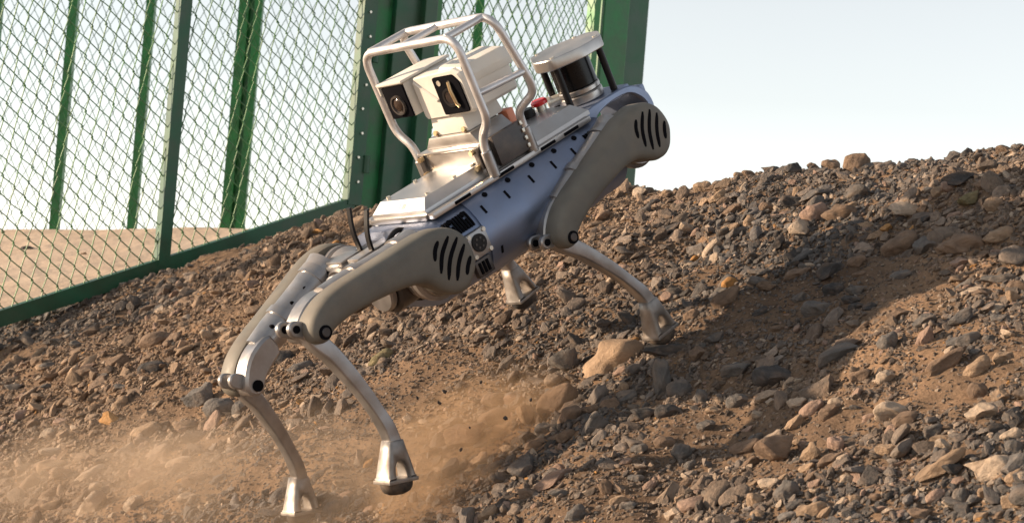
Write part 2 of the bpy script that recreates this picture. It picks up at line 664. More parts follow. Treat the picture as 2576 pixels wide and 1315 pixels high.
xs = axis_vals([(-1500, -60, 120), (-60, -9, 3), (-9, 4, 0.07), (4, 60, 3), (60, 1500, 120)])
ys = axis_vals([(-300, -20, 40), (-20, 4, 2), (4, 12, 0.07), (12, 16, 0.3), (16, 80, 4), (80, 2500, 130)])
X, Y = np.meshgrid(xs, ys, indexing='ij')
Z = sand_z(X, Y)
vv = np.stack([X, Y, Z], -1).reshape(-1, 3)
nx_, ny_ = X.shape
ii = (np.arange(nx_ - 1)[:, None] * ny_ + np.arange(ny_ - 1)[None, :]).ravel()
ff = np.stack([ii, ii + ny_, ii + ny_ + 1, ii + 1], 1)
sand = obj_from_data('sand_ground', vv, ff.tolist(), M['sand'], smooth=True)
tag(sand, kind='structure')

# ------------------------------------------------------------------ green fence
A_, B_ = at(0, 800, 6.95), at(884, 515, 7.85)
RAIL = B_ - A_
EH = np.array([RAIL[0], RAIL[1], 0]) / np.linalg.norm(RAIL[:2])     # along the fence, level
NF = np.array([EH[1], -EH[0], 0.0])                                # towards the camera
ZUP = np.array([0, 0, 1.0])
RS = RAIL[2] / np.linalg.norm(RAIL[:2])                            # rail rise per metre


def on_fence(u, v, off=0.0):
    d = ray(u, v)
    s = ((A_ + NF * off - CAM) @ NF) / (d @ NF)
    return CAM + s * d


def fs(P):
    return float((P - A_) @ EH)


def fpt(s, z, off=0.0):
    return A_ + EH * s + NF * off + np.array([0, 0, z - A_[2]])


def rail_z(s):
    return A_[2] + RS * s


def mesh_wires(o0, ea, eb, cw, ch, inside, rad, n_a, n_b, nrm):
    """woven diamond wire: zigzag wires that hook each other; ea/eb in-plane unit axes"""
    verts, faces = [], []
    q = rad
    o0, ea, eb = np.array(o0), np.array(ea), np.array(eb)
    rng = random.Random(5)
    for i in range(n_a[0], n_a[1]):
        pts = []
        for j in range(n_b[0], n_b[1]):
            sgn = 1 if (i + j) % 2 else -1
            base = (i + 0.5) * cw
            x = base + sgn * (cw / 2 + q * 0.7)
            jx, jy = rng.uniform(-1, 1) * cw * 0.09, rng.uniform(-1, 1) * ch * 0.025
            for dx, dy in ((-sgn * q * 0.9, -q * 1.7), (0, 0), (-sgn * q * 0.9, q * 1.7)):
                pts.append((x + dx + jx, j * ch / 2 + dy + jy, sgn * q * 0.5))
        ring = []
        prev = None
        for k, (a, b_, c) in enumerate(pts):
            if not inside(a, b_):
                prev = None
                continue
            C = o0 + ea * a + eb * b_ + nrm * c
            i0 = len(verts)
            for da, db in ((-q, 0), (0, -q), (q, 0), (0, q)):
                verts.append(C + ea * da + nrm * db)
            if prev is not None:
                for t_ in range(4):
                    faces.append((prev + t_, prev + (t_ + 1) % 4, i0 + (t_ + 1) % 4, i0 + t_))
            prev = i0
    return verts, faces


def gate_panel(name, label, s0, s1, top, rails, stiles, rs, zb, cw, ch, rad, mat, group=None):
    """frame of square tube around woven wire; stiles = list of (s, width)"""
    root = bpy.data.objects.new(name, None)
    COL.objects.link(root)
    root.location = fpt((s0 + s1) / 2, zb((s0 + s1) / 2))
    bpy.context.view_layer.update()
    inv = np.array(root.location)

    def put(mb, nm, mt_):
        o = mb.build(nm, mt_, root)
        o.location = -Vector(inv)
        return o
    for (s, w, dd) in stiles:
        put(MB().bar(fpt(s, zb(s) - 0.001), fpt(s, top), EH, w, dd), 'stile', mat)
    put(MB().bar(fpt(s0, zb(s0)), fpt(s1, zb(s1)), ZUP, rails, 0.046), 'bottom_rail', mat)
    put(MB().bar(fpt(s0, top), fpt(s1, top), ZUP, rails, 0.046), 'top_rail', mat)
    L_ = math.hypot(1, rs)
    ea = (EH + ZUP * rs) / L_
    eb = (ZUP - EH * rs) / L_
    o0 = fpt(s0, zb(s0))

    def inside(a, b_):
        s = s0 + (a - b_ * rs) / L_
        z = zb(s0) + (a * rs + b_) / L_
        return s0 < s < s1 and zb(s) < z < top
    na = (int(-0.5 / cw), int(((s1 - s0) * L_ + (top - zb(s0)) * rs + 0.3) / cw) + 2)
    nb = (int(-2 * ((s1 - s0) * rs + 0.4) / ch), int(2 * (top - zb(s0) + 0.2) / ch))
    vs, fs_ = mesh_wires(o0, ea, eb, cw, ch, inside, rad, na, nb, NF)
    wm = obj_from_data('wire_mesh', [v - inv for v in vs], fs_, M['wire'], root, smooth=True)
    wm['kind'] = 'stuff'
    tag(root, label, 'fence', group)
    return root, put


s_mid = fs(on_fence(408, 640))
s_hin = fs(B_)
TOPZ = CAM[2] + 2.35
g, put = gate_panel('wire_gate', 'green framed wire mesh gate leaf on the left above the sand',
                    fs(on_fence(-560, 900)), s_hin, TOPZ, 0.062,
                    [(s_mid, 0.050, 0.05), (s_hin, 0.066, 0.055), (fs(on_fence(-560, 900)), 0.06, 0.05)],
                    RS, rail_z, 0.030, 0.104, 0.0030, M['green'])
for k in range(9):                                                  # bolts up the hinge stile
    z = rail_z(s_hin) + 0.10 + 0.105 * k
    put(MB().cyl(fpt(s_hin + 0.004 * (-1) ** k, z, 0.031), NF, 0.0055, 0.010, 10), 'bolt', M['bolt'])
for z in (0.18, 0.66):                                              # hinges
    zz = rail_z(s_hin) + z
    put(MB().cyl(fpt(s_hin + 0.040, zz, 0.030), ZUP, 0.014, 0.075, 14).box(fpt(s_hin + 0.03, zz, 0.018), (0.045, 0.02, 0.06)), 'hinge', M['green'])

# gate post of stepped box columns
post = bpy.data.objects.new('gate_post', None)
COL.objects.link(post)
pb = on_fence(1010, 500)
post.location = pb


def fence_col(root, u0, u1, off, name, mat, zb, dep=0.08):
    P0, P1 = on_fence(u0, 0, off), on_fence(u1, 0, off)
    s0, s1 = fs(P0), fs(P1)
    c = fpt((s0 + s1) / 2, 0, off - dep / 2)
    mb = MB()
    z0, z1 = zb, TOPZ + 0.1
    h = []
    for z in (z0, z1):
        for a, b_ in ((-1, -1), (1, -1), (1, 1), (-1, 1)):
            p = c + EH * (a * (s1 - s0) / 2) + NF * (b_ * dep / 2)
            h.append((p[0], p[1], z))
    mb.hexa(h, 0.004)
    o = mb.build(name, mat, root)
    o.location = -root.location
    return o


zb_ = CAM[2] + 0.10
fence_col(post, 938, 1001, 0.00, 'column', M['green3'], zb_, 0.10)  # brighter face, its light put into the lighter green
fence_col(post, 999.5, 1076, 0.035, 'column', M['green'], zb_, 0.10)
fence_col(post, 1073, 1104, 0.075, 'column', M['green'], zb_, 0.06)
tag(post, 'thick stepped green steel gate post behind the robot cage', 'post')
# base block of the post
fb = MB().hexa([tuple(p) for p in (lambda c: [c + EH * a * 0.17 + NF * b_ * 0.12 + ZUP * z for z in (-0.35, 0.0) for a, b_ in ((-1, -1), (1, -1), (1, 1), (-1, 1))])(fpt(fs(on_fence(1000, 520)), zb_))], 0.01)
o = fb.build('footing', simple('concrete', (0.38, 0.33, 0.27), 0.9, 0, 0.15, 20, 0.3), post)
o.location = -post.location

s2a, s2b = fs(on_fence(1104, 0)) - 0.01, fs(on_fence(1496, 0))
zb2 = lambda s: CAM[2] + 0.16 + 0.10 * (s - s2a)
gate_panel('mesh_fence', 'green wire mesh fence panel behind the robot between the two posts',
           s2a, s2b, TOPZ, 0.055, [(s2a, 0.03, 0.05), (s2b, 0.034, 0.06)], 0.06, zb2, 0.027, 0.116, 0.0034, M['green2'])
post2 = bpy.data.objects.new('fence_post', None)
COL.objects.link(post2)
post2.location = on_fence(1570, 480)
fence_col(post2, 1524, 1586, 0.02, 'column', M['green3'], zb_ - 0.15, 0.10)  # lit face of the post, painted in the lighter green
fence_col(post2, 1584, 1634, -0.01, 'column', M['green'], zb_ - 0.15, 0.10)  # shaded face of the same post, painted in the darker green
tag(post2, 'tall green steel post at the right end of the fence', 'post')

# far fence on the dune
YF = 11.35


def far_pt(u, v):
    d = ray(u, v)
    return CAM + d * ((YF - CAM[1]) / d[1])


def far_post(us, label, nm='far_post', base=None):
    root = bpy.data.objects.new(nm, None)
    COL.objects.link(root)
    p = far_pt(sum(us[0]) / 2, 0)
    zb = float(sand_z(np.array([p[0]]), np.array([YF]))[0]) - 0.25
    root.location = (p[0], YF, zb)
    for (u0, u1, dy) in us:
        a, b_ = far_pt(u0, 0), far_pt(u1, 0)
        mb = MB().box(((a[0] + b_[0]) / 2 - p[0], dy, (TOPZ + 1.0 - zb) / 2), (b_[0] - a[0], 0.07, TOPZ + 1.0 - zb), 0.004)
        mb.build('column', M['green2'], root)
    tag(root, label, 'post', 'posts of the far fence on the dune')


for us, lb in (([(-14, 8, 0)], 'thin green far fence post at the left picture edge'),
               ([(177, 199, 0)], 'thin green far fence post, first one standing clear on the dune'),
               ([(371, 393, 0)], 'thin green far fence post just left of the gate upright'),
               ([(604, 630, 0), (630, 643, 0.05), (643, 664, 0)], 'broad green double column of the far fence right of the gate upright'),
               ([(1198, 1220, 0)], 'thin green far fence post seen above the robot cage')):
    us = [(a, b_, c) for a, b_, c in us]
    far_post([us[0]] + us[1:], lb)
x0, x1 = far_pt(-330, 0)[0], far_pt(1500, 0)[0]
zlow = CAM[2] - 0.2


def ins_far(a, b_):
    x = x0 + a
    return x < x1 and b_ > 0


vs, fs_ = mesh_wires((x0, YF - 0.05, zlow), (1, 0, 0), (0, 0, 1), 0.032, 0.135, ins_far, 0.0024,
                     (0, int((x1 - x0) / 0.032)), (0, int(2 * 2.6 / 0.135)), np.array([0, -1.0, 0]))
ffm = obj_from_data('far_wire_fence', vs, fs_, M['wire'], smooth=True)
tag(ffm, 'fine green wire mesh stretched along the far fence behind the dune', 'wire mesh')

# ------------------------------------------------------------------ robot
robot = bpy.data.objects.new('quadruped_robot', None)
COL.objects.link(robot)
mm = Matrix.Identity(4)
base = l2w([0, 0, GROUND])
for i in range(3):
    for j in range(3):
        mm[i][j] = RW[i][j]
    mm[i][3] = base[i]
robot.matrix_world = mm
tag(robot, 'silver four legged robot with caged camera head climbing the gravel slope', 'robot')


def part(mb, name, mat, smooth=35, label=None):
    o = mb.build(name, mat, robot, smooth, label)
    o.location = (0, 0, -GROUND)
    return o


def sub(mb, name, mat, parent, smooth=35, label=None):
    return mb.build(name, mat, parent, smooth, label)


# --- body shell: rounded cross-section swept along x
half = [(0.100, 0.088), (0.118, 0.083), (0.135, 0.066), (0.148, 0.045), (0.157, 0.020), (0.160, -0.005), (0.156, -0.030),
        (0.145, -0.058), (0.126, -0.082), (0.098, -0.097), (0.05, -0.104)]
sect = [(-y, z) for y, z in half] + [(y, z) for y, z in half[::-1]]


def swept(x0, x1, grow=0.0, n=2, sec=sect):
    rings = []
    for k in range(n):
        x = x0 + (x1 - x0) * k / (n - 1)
        rings.append([(x, y * (1 + grow / 0.15), z * (1 + grow / 0.10)) for y, z in sec])
    return rings


body = part(MB().loops(swept(-0.165, 0.215, 0, 12)), 'body_shell', M['shell'], 40)
endc = part(MB().loops(swept(-0.290, -0.165, -0.004, 4)).loops(swept(0.215, 0.300, -0.004, 4)), 'end_section', M['shell'], 40)


def shell_y(z):
    ys_ = [p[0] for p in half]
    zs_ = [p[1] for p in half]
    return float(np.interp(-z, [-a for a in zs_], ys_))


def shell_slot(x, z0, z1, w, lift=0.0012, sgn=-1, lean=0.0):
    """narrow dark slot following the shell's curve"""
    n = 6
    rings = []
    for k in range(n):
        z = z0 + (z1 - z0) * k / (n - 1)
        y = shell_y(z)
        xx = x + lean * k / (n - 1)
        rings.append([(xx - w / 2, sgn * (y - 0.004), z), (xx + w / 2, sgn * (y - 0.004), z),
                      (xx + w / 2, sgn * (y + lift), z), (xx - w / 2, sgn * (y + lift), z)])
    return MB().loops(rings)


for x in (-0.135, -0.06, 0.02, 0.095, 0.165):
    for sg in (-1, 1):
        sub(shell_slot(x, 0.062, 0.044, 0.006, sgn=sg), 'slot', M['void'], body)
        sub(MB().cyl((x + 0.03, sg * (shell_y(0.074) - 0.001), 0.074), (0, sg * 0.7, 0.7), 0.0065, 0.006, 12), 'screw_hole', M['void'], body)
sub(shell_slot(-0.135, -0.035, -0.052, 0.006), 'slot', M['void'], body)
# vent grilles near both ends
for xa in (-0.245, 0.222):
    for k in range(9):
        for sg in (-1, 1):
            sub(shell_slot(xa + 0.0082 * k, 0.070 if k not in (2, 7) else 0.056, 0.036, 0.0042, 0.0008, sg), 'vent_slot', M['void'], endc)
        if k in (2, 7):
            sub(MB().cyl((xa + 0.0082 * k, -(shell_y(0.066) - 0.003), 0.066), (0, -0.7, 0.7), 0.006, 0.006, 12), 'screw_hole', M['void'], endc)
# connector plate behind the near hind hip
cp = part(MB().box((-0.195, -0.156, 0.000), (0.058, 0.014, 0.058), 0.003), 'connector_plate', M['alu_leg'])
sub(MB().cyl((-0.197, -0.164, 0.002), (0, -1, 0), 0.020, 0.006, 22), 'connector', M['black'], cp)
for k in range(6):
    a = k * math.pi / 3
    sub(MB().cyl((-0.197 + 0.011 * math.cos(a), -0.1672, 0.002 + 0.011 * math.sin(a)), (0, -1, 0), 0.0028, 0.002, 8), 'pin', M['dark'], cp)
for dx, dz in ((0.023, 0.023), (0.023, -0.023), (-0.023, 0.023), (-0.023, -0.023)):
    sub(MB().cyl((-0.195 + dx, -0.1635, dz), (0, -1, 0), 0.005, 0.004, 12), 'bolt', M['bolt'], cp)
ip = part(MB().box((-0.200, -0.150, -0.052), (0.048, 0.014, 0.038), 0.003), 'port_plate', M['dark'])
for k in range(3):
    sub(MB().box((-0.213 + 0.011 * k, -0.158, -0.052), (0.0065, 0.004, 0.026), 0.001), 'port', M['void'], ip)

# edge rails between shell and deck
for sg in (-1, 1):
    rl = part(MB().box((0.01, sg * 0.112, 0.0925), (0.52, 0.020, 0.014), 0.003), 'edge_rail', M['alu'])
    for x in (-0.16, -0.02, 0.12, 0.2):
        sub(MB().box((x, sg * 0.1205, 0.092), (0.05, 0.006, 0.008), 0.002), 'rail_slot', M['void'], rl)
part(MB().box((0.01, 0, 0.092), (0.53, 0.20, 0.012), 0.002), 'top_plate', M['alu_leg'])

# rear deck box with sloped sides
rd = MB()
# stacked rings in plan: z levels with x/y extents (rear x, front x, half width)
lv = [(0.098, -0.246, -0.03, 0.096), (0.107, -0.246, -0.03, 0.095), (0.128, -0.222, -0.03, 0.080)]
rings = [[(xr, -hw, z), (xf, -hw, z), (xf, hw, z), (xr, hw, z)] for z, xr, xf, hw in lv]
rd.loops(rings)
deck = part(rd, 'rear_deck_box', M['deck'], 20)
for x, y in ((-0.205, -0.070), (-0.205, 0.070), (-0.12, -0.070), (-0.12, 0.070), (-0.06, -0.066)):
    sub(MB().cyl((x, y, 0.130), (0, 0, 1), 0.0048, 0.006, 12), 'bolt', M['bolt'], deck)
sub(MB().box((-0.243, 0.045, 0.083), (0.012, 0.075, 0.012), 0.003).box((-0.249, 0.085, 0.085), (0.01, 0.014, 0.016), 0.003), 'latch', M['bolt'], deck)
sub(MB().box((-0.243, -0.045, 0.083), (0.012, 0.075, 0.012), 0.003), 'latch', M['bolt'], deck)
mk = MB()
for k in range(2):                                                   # worn pale mark on the sloped rear face
    y = 0.004 - 0.02 * k
    mk.hexa([(-0.2312, y - 0.006, 0.1205), (-0.2312, y + 0.006, 0.1205), (-0.2300, y + 0.006, 0.1205), (-0.2300, y - 0.006, 0.1205),
             (-0.2402, y - 0.002, 0.1126), (-0.2402, y + 0.010, 0.1126), (-0.2390, y + 0.010, 0.1126), (-0.2390, y - 0.002, 0.1126)])
sub(mk, 'mark', M['alu_leg'], deck)

# front deck box between cage and lidar
fd = MB()
lv = [(0.098, 0.085, 0.285, 0.108), (0.108, 0.086, 0.286, 0.106), (0.136, 0.092, 0.255, 0.088)]
fd.loops([[(xr, -hw, z), (xf, -hw, z), (xf, hw, z), (xr, hw, z)] for z, xr, xf, hw in lv])
fdeck = part(fd, 'front_deck_box', M['deck'], 20)
stop = part(MB().cyl((0.246, 0.0, 0.142), (0, 0, 1), 0.012, 0.014, 16), 'stop_button', M['bolt'])
sub(MB().lathe((0.246, 0.0, 0.149), (0, 0, 1), [(0, 0.012), (0.002, 0.020), (0.010, 0.020), (0.014, 0.016), (0.0155, 0.004)], 20), 'button_cap', M['red'], stop)
part(MB().cyl((0.205, 0.004, 0.146), (0, 0, 1), 0.015, 0.022, 14).cyl((0.222, 0.01, 0.141), (0, 0, 1), 0.009, 0.012, 12), 'connector_cap', M['black'])

# turret base under the camera
tb = part(MB().box((0.012, 0, 0.132), (0.135, 0.205, 0.068), 0.003), 'turret_base', M['alu'])
tb2 = part(MB().box((0.012, 0, 0.1685), (0.142, 0.212, 0.006), 0.002), 'turret_flange', M['deck'])
nk = part(MB().box((0.016, 0, 0.1845), (0.110, 0.19, 0.026), 0.003, taper=(0.95, 0.78)), 'turret_step', M['alu'])
nk2 = part(MB().box((0.030, 0, 0.2205), (0.115, 0.125, 0.046), 0.006, taper=(0.95, 0.88)), 'turret_neck', M['white'])
for y in (-0.05, 0.05):
    sub(MB().cyl((-0.028, y, 0.205), (-1, 0, 0.3), 0.006, 0.010, 12), 'bolt', M['brass'], nk2)
bx = part(MB().box((0.03, -0.111, 0.140), (0.10, 0.012, 0.07), 0.002), 'side_plate', M['dark'])
for k in range(4):
    sub(MB().box((0.072, -0.118, 0.115 + 0.018 * k), (0.008, 0.005, 0.010), 0.001), 'clip', M['bolt'], bx)
for sg in (-1, 1):
    cb = part(MB().box((-0.058, sg * 0.098, 0.142), (0.010, 0.016, 0.05), 0.002), 'clamp_bracket', M['dark'])
    for z in (0.123, 0.16):
        sub(MB().cyl((-0.066, sg * 0.092, z), (-1, 0, 0), 0.006, 0.012, 12), 'bolt', M['brass'], cb)

# --- roll cage: two hoops, joined by side and top bars
RT = 0.0095


def hoop(x_t, x_b, xf):
    pts = [(xf, -0.118, 0.098), (xf, -0.118, 0.165), (x_b, -0.128, 0.192), (x_b, -0.163, 0.224), (x_t, -0.165, 0.418),
           (x_t, 0.165, 0.423), (x_b, 0.163, 0.228), (x_b, 0.128, 0.192), (xf, 0.118, 0.165), (xf, 0.118, 0.10)]
    return round_path(pts, 0.045, 8)


cage = part(MB().tube(hoop(-0.050, -0.048, -0.050), RT, 14), 'cage_hoop', M['tube'], 60)
fpts = [(0.084, -0.112, 0.098), (0.082, -0.112, 0.165), (0.078, -0.120, 0.195), (0.108, -0.155, 0.222), (0.104, -0.165, 0.250), (0.068, -0.165, 0.420),
        (0.068, 0.165, 0.426), (0.104, 0.165, 0.250), (0.108, 0.155, 0.222), (0.078, 0.120, 0.195), (0.082, 0.112, 0.165), (0.084, 0.112, 0.10)]
cage2 = part(MB().tube(round_path(fpts, 0.045, 8), RT, 14), 'cage_hoop', M['tube'], 60)
for y, z in ((-0.135, 0.419), (0.135, 0.424)):
    part(MB().tube([(-0.050, y, z), (0.068, y, z + 0.002)], RT * 0.9, 12), 'cage_top_bar', M['tube'], 60)
part(MB().tube([(-0.050, 0.02, 0.421), (0.068, 0.02, 0.423)], RT * 0.8, 12), 'cage_top_bar', M['tube'], 60)
for sg in (-1, 1):
    part(MB().tube([(-0.049, sg * 0.165, 0.285), (0.098, sg * 0.165, 0.277)], RT * 0.85, 12), 'cage_side_bar', M['tube'], 60)
    for xx in (-0.050, 0.084):
        part(MB().cyl((xx, sg * (0.118 if xx < 0 else 0.112), 0.124), (0, 0, 1), 0.0125, 0.062, 14, 0.002), 'cage_foot', M['alu_leg'])
part(MB().box((0.096, -0.055, 0.178), (0.022, 0.034, 0.042), 0.004), 'warning_lamp', M['orange'])

# --- camera head
hd = MB()
prof = [(-0.108, 0.240), (0.056, 0.240), (0.062, 0.247), (0.062, 0.330), (0.054, 0.340), (-0.088, 0.344), (-0.106, 0.334), (-0.115, 0.318), (-0.115, 0.247)]
rings = []
for x, sc, dz in ((-0.032, 0.95, 0.0), (-0.026, 1.0, 0), (0.105, 0.98, -0.003), (0.112, 0.94, -0.005)):
    rings.append([(x, -0.026 + (y + 0.026) * sc, 0.29 + (z - 0.29) * sc + dz) for y, z in prof])
hd.loops(rings)
head = part(hd, 'camera_head', M['white'], 25)
sub(MB().hexa([(-0.022, -0.030, 0.341), (0.118, -0.030, 0.338), (0.118, -0.112, 0.318), (-0.022, -0.112, 0.322),
               (-0.016, -0.034, 0.351), (0.114, -0.034, 0.348), (0.114, -0.104, 0.339), (-0.016, -0.104, 0.342)], 0.003), 'sun_hood', M['white'], head)
sub(MB().hexa([(0.0, -0.1165, 0.300), (0.118, -0.1165, 0.296), (0.118, -0.110, 0.296), (0.0, -0.110, 0.300),
               (0.0, -0.120, 0.318), (0.118, -0.120, 0.314), (0.118, -0.110, 0.338), (0.0, -0.110, 0.342)], 0.002), 'side_hood', M['white'], head)
# stepped pressing on the front
sub(MB().hexa([(-0.033, 0.054, 0.331), (-0.033, 0.050, 0.334), (-0.033, -0.012, 0.283), (-0.033, -0.008, 0.276),
               (-0.0365, 0.052, 0.330), (-0.0365, 0.050, 0.331), (-0.0365, -0.009, 0.282), (-0.0365, -0.007, 0.279)]), 'front_ridge', M['white'], head)
win = sub(MB().prism(round_path([(-0.018, 0.260), (-0.018, 0.246), (-0.102, 0.246), (-0.104, 0.252), (-0.104, 0.314), (-0.088, 0.334), (-0.020, 0.334), (-0.018, 0.32)], 0.005, 3)[1:-1], -0.012, 0.0), 'sensor_window', M['void'], head)
# the outline above lies in (y, z); turn it to face backwards
for v in win.data.vertices:
    v.co = Vector((-0.0325 + v.co.y * 0.35, v.co.x, v.co.z))
sub(MB().cyl((-0.0368, -0.038, 0.320), (-1, 0, 0), 0.0065, 0.003, 16), 'small_lens', M['bolt'], head)
sub(MB().cyl((-0.0368, -0.072, 0.318), (-1, 0, 0), 0.005, 0.003, 16), 'small_lens', M['dark'], head)
sub(MB().lathe((-0.036, -0.058, 0.284), (-1, 0, 0), [(0, 0.022), (0.004, 0.022), (0.004, 0.016), (0.001, 0.014)], 24), 'lens_ring', M['black'], head)
sub(MB().cyl((-0.037, -0.058, 0.284), (-1, 0, 0), 0.014, 0.003, 20), 'lens', M['lens'], head)
sub(MB().tube([(-0.040, -0.074, 0.320), (-0.044, -0.076, 0.302), (-0.044, -0.080, 0.270), (-0.040, -0.081, 0.262)], 0.0042, 10), 'wiper', M['brass'], head)
# second camera on the far side
sc_ = part(MB().box((0.022, 0.106, 0.300), (0.145, 0.082, 0.082), 0.006), 'side_camera', M['white'])
sub(MB().box((0.020, 0.107, 0.3445), (0.160, 0.094, 0.007), 0.003).box((0.0, 0.1515, 0.334), (0.115, 0.005, 0.028), 0.002), 'sun_hood', M['white'], sc_)
fp = sub(MB().box((-0.0520, 0.106, 0.299), (0.006, 0.077, 0.076), 0.002), 'front_plate', M['void'], sc_)
sub(MB().lathe((-0.0545, 0.103, 0.292), (-1, 0, 0), [(0, 0.024), (0.006, 0.023), (0.006, 0.019), (0.002, 0.018)], 24), 'lens_ring', M['dark'], sc_)
sub(MB().lathe((-0.055, 0.103, 0.292), (-1, 0, 0), [(0, 0.0175), (0.003, 0.015), (0.005, 0.009), (0.0056, 0.002)], 20), 'lens', M['lens_in'], sc_)
part(MB().box((0.04, 0.064, 0.295), (0.06, 0.010, 0.05), 0.003), 'camera_arm', M['white'])

# --- lidar under its guard plate
lc = (0.378, 0.0)
lid = part(MB().cyl((lc[0], lc[1], 0.116), (0, 0, 1), 0.054, 0.022, 32, 0.003).cyl((lc[0], lc[1], 0.1345), (0, 0, 1), 0.052, 0.013, 32, 0.002), 'lidar_base', M['alu'])
sub(MB().cyl((lc[0], lc[1], 0.180), (0, 0, 1), 0.050, 0.078, 32, 0.003), 'lidar_drum', M['lidar'], lid)
sub(MB().cyl((lc[0] - 0.05, lc[1] + 0.036, 0.13), (-0.8, 0.6, 0), 0.013, 0.03, 14).cyl((lc[0] - 0.063, lc[1] + 0.046, 0.13), (-0.8, 0.6, 0), 0.016, 0.008, 14), 'plug', M['bolt'], lid)
plo = np.array(round_path([(0.06, 0.04), (0.108, 0.03), (0.108, -0.03), (0.052, -0.098), (-0.028, -0.098), (-0.108, -0.052), (-0.112, 0.012), (-0.046, 0.098), (0.03, 0.098), (0.06, 0.065)], 0.016, 3))[1:-1]
pl = MB()
pl.loops([[(lc[0] + 0.90 * x * k, lc[1] - 0.004 + 0.84 * y * k, z) for x, y in plo] for z, k in ((0.214, 0.98), (0.216, 1), (0.239, 1), (0.241, 0.985))])
gp = part(pl, 'guard_plate', M['alu'])
for x, y in ((-0.080, -0.040), (0.045, -0.066), (-0.025, 0.068), (0.072, 0.030)):
    sub(MB().cyl((lc[0] + x, lc[1] + y, 0.241), (0, 0, 1), 0.0055, 0.004, 12), 'bolt', M['bolt'], gp)
    part(MB().cyl((lc[0] + x, lc[1] + y, 0.165), (0, 0, 1), 0.0085, 0.118, 14), 'guard_post', M['black'])
# front nose bracket carrying the lidar
nb = MB()
nb.box((0.375, 0, 0.095), (0.17, 0.16, 0.020), 0.005)
nb.prism(smooth_closed([(0.29, 0.10), (0.40, 0.105), (0.46, 0.098), (0.50, 0.07), (0.512, 0.03), (0.50, 0.005), (0.486, 0.01), (0.49, 0.04), (0.47, 0.068), (0.44, 0.085), (0.38, 0.088), (0.33, 0.078), (0.30, 0.055), (0.288, 0.06)], 3), -0.085, -0.070, 0.003)
nb.prism(smooth_closed([(0.29, 0.10), (0.40, 0.105), (0.46, 0.098), (0.50, 0.07), (0.512, 0.03), (0.50, 0.005), (0.486, 0.01), (0.49, 0.04), (0.47, 0.068), (0.44, 0.085), (0.38, 0.088), (0.33, 0.078), (0.30, 0.055), (0.288, 0.06)], 3), 0.070, 0.085, 0.003)
nb.box((0.497, 0, 0.05), (0.018, 0.16, 0.07), 0.005)
part(nb, 'nose_bracket', M['shell'])

# --- hip drives
for sx in (-1, 1):
    for sy in (-1, 1):
        hp = MB()
        hp.cyl((sx * 0.345, sy * 0.072, 0.0), (1, 0, 0), 0.056, 0.13, 28, 0.006)
        hm = part(hp, 'hip_drive', M['dark'])
        sub(MB().cyl((sx * 0.418, sy * 0.072, 0.0), (1, 0, 0), 0.045, 0.018, 28, 0.004), 'end_cap', M['alu_leg'], hm)
        sub(MB().lathe((sx * 0.330, sy * 0.125, 0.006), (0, sy, 0), [(-0.035, 0.052), (0.0, 0.058), (0.012, 0.063), (0.020, 0.063), (0.022, 0.058), (0.030, 0.058), (0.032, 0.066), (0.044, 0.066), (0.048, 0.058), (0.060, 0.056)], 32), 'thigh_drive', M['alu_leg'], hm)
        if sx < 0:
            # open bracket that ties drive to trunk
            sub(MB().box((-0.392, sy * 0.105, 0.030), (0.012, 0.075, 0.050), 0.004).box((-0.360, sy * 0.105, 0.058), (0.060, 0.075, 0.010), 0.003), 'drive_bracket', M['alu'], hm)
            sub(MB().box((-0.3985, sy * 0.110, 0.040), (0.004, 0.030, 0.014), 0.002), 'bracket_slot', M['void'], hm)
part(MB().box((-0.315, 0.018, 0.062), (0.155, 0.040, 0.012), 0.003), 'rear_beam', M['alu'])
part(MB().box((-0.30, 0.0, 0.0), (0.07, 0.17, 0.13), 0.006).box((0.32, 0.0, 0.0), (0.09, 0.15, 0.12), 0.006), 'end_frame', M['black'])
for p0, p1, p2 in (((-0.335, 0.060, 0.062), (-0.332, 0.062, 0.11), (-0.318, 0.062, 0.158)), ((-0.347, 0.004, 0.048), (-0.340, 0.004, 0.10), (-0.318, 0.002, 0.150))):
    pp = smooth_path([p0, p1, p2], 5)
    st = MB()
    st.loops([[(p[0] - 0.003, p[1] - 0.006, p[2]), (p[0] + 0.003, p[1] - 0.006, p[2]), (p[0] + 0.003, p[1] + 0.006, p[2]), (p[0] - 0.003, p[1] + 0.006, p[2])] for p in pp])
    part(st, 'strap', M['black'])
for k in range(3):                                                   # cables at the open rear end
    cpth = smooth_path([(-0.26, -0.04 - 0.022 * k, 0.065), (-0.30, -0.045 - 0.022 * k, 0.088 - 0.008 * k), (-0.345, -0.05 - 0.02 * k, 0.070), (-0.37, -0.055 - 0.02 * k, 0.03)], 5)
    part(MB().tube(cpth, 0.006, 10), 'cable', M['black'], 60)

# --- legs
OUT = smooth_closed([(-.065, .005), (-.060, -.028), (-.042, -.055), (-.014, -.072), (.02, -.08), (.06, -.081), (.12, -.077), (.2, -.072), (.27, -.068), (.315, -.060),
                     (.345, -.047), (.366, -.032), (.378, -.014), (.378, .004), (.37, .016), (.355, .022), (.34, .02), (.325, .009), (.29, .001), (.24, -.003),
                     (.18, -.001), (.13, .003), (.09, .012), (.065, .026), (.045, .046), (.025, .062), (0, .07), (-.025, .066), (-.045, .05), (-.06, .03)], 3)
SLOTS = [((.021, -.055), (.036, -.040), (.045, -.02)), ((-.008, -.054), (.022, -.026), (.041, .009)), ((-.029, -.043), (.006, -.010), (.028, .029)),
         ((-.041, -.023), (-.012, .006), (.008, .039)), ((-.046, .006), (-.031, .022), (-.021, .038))]


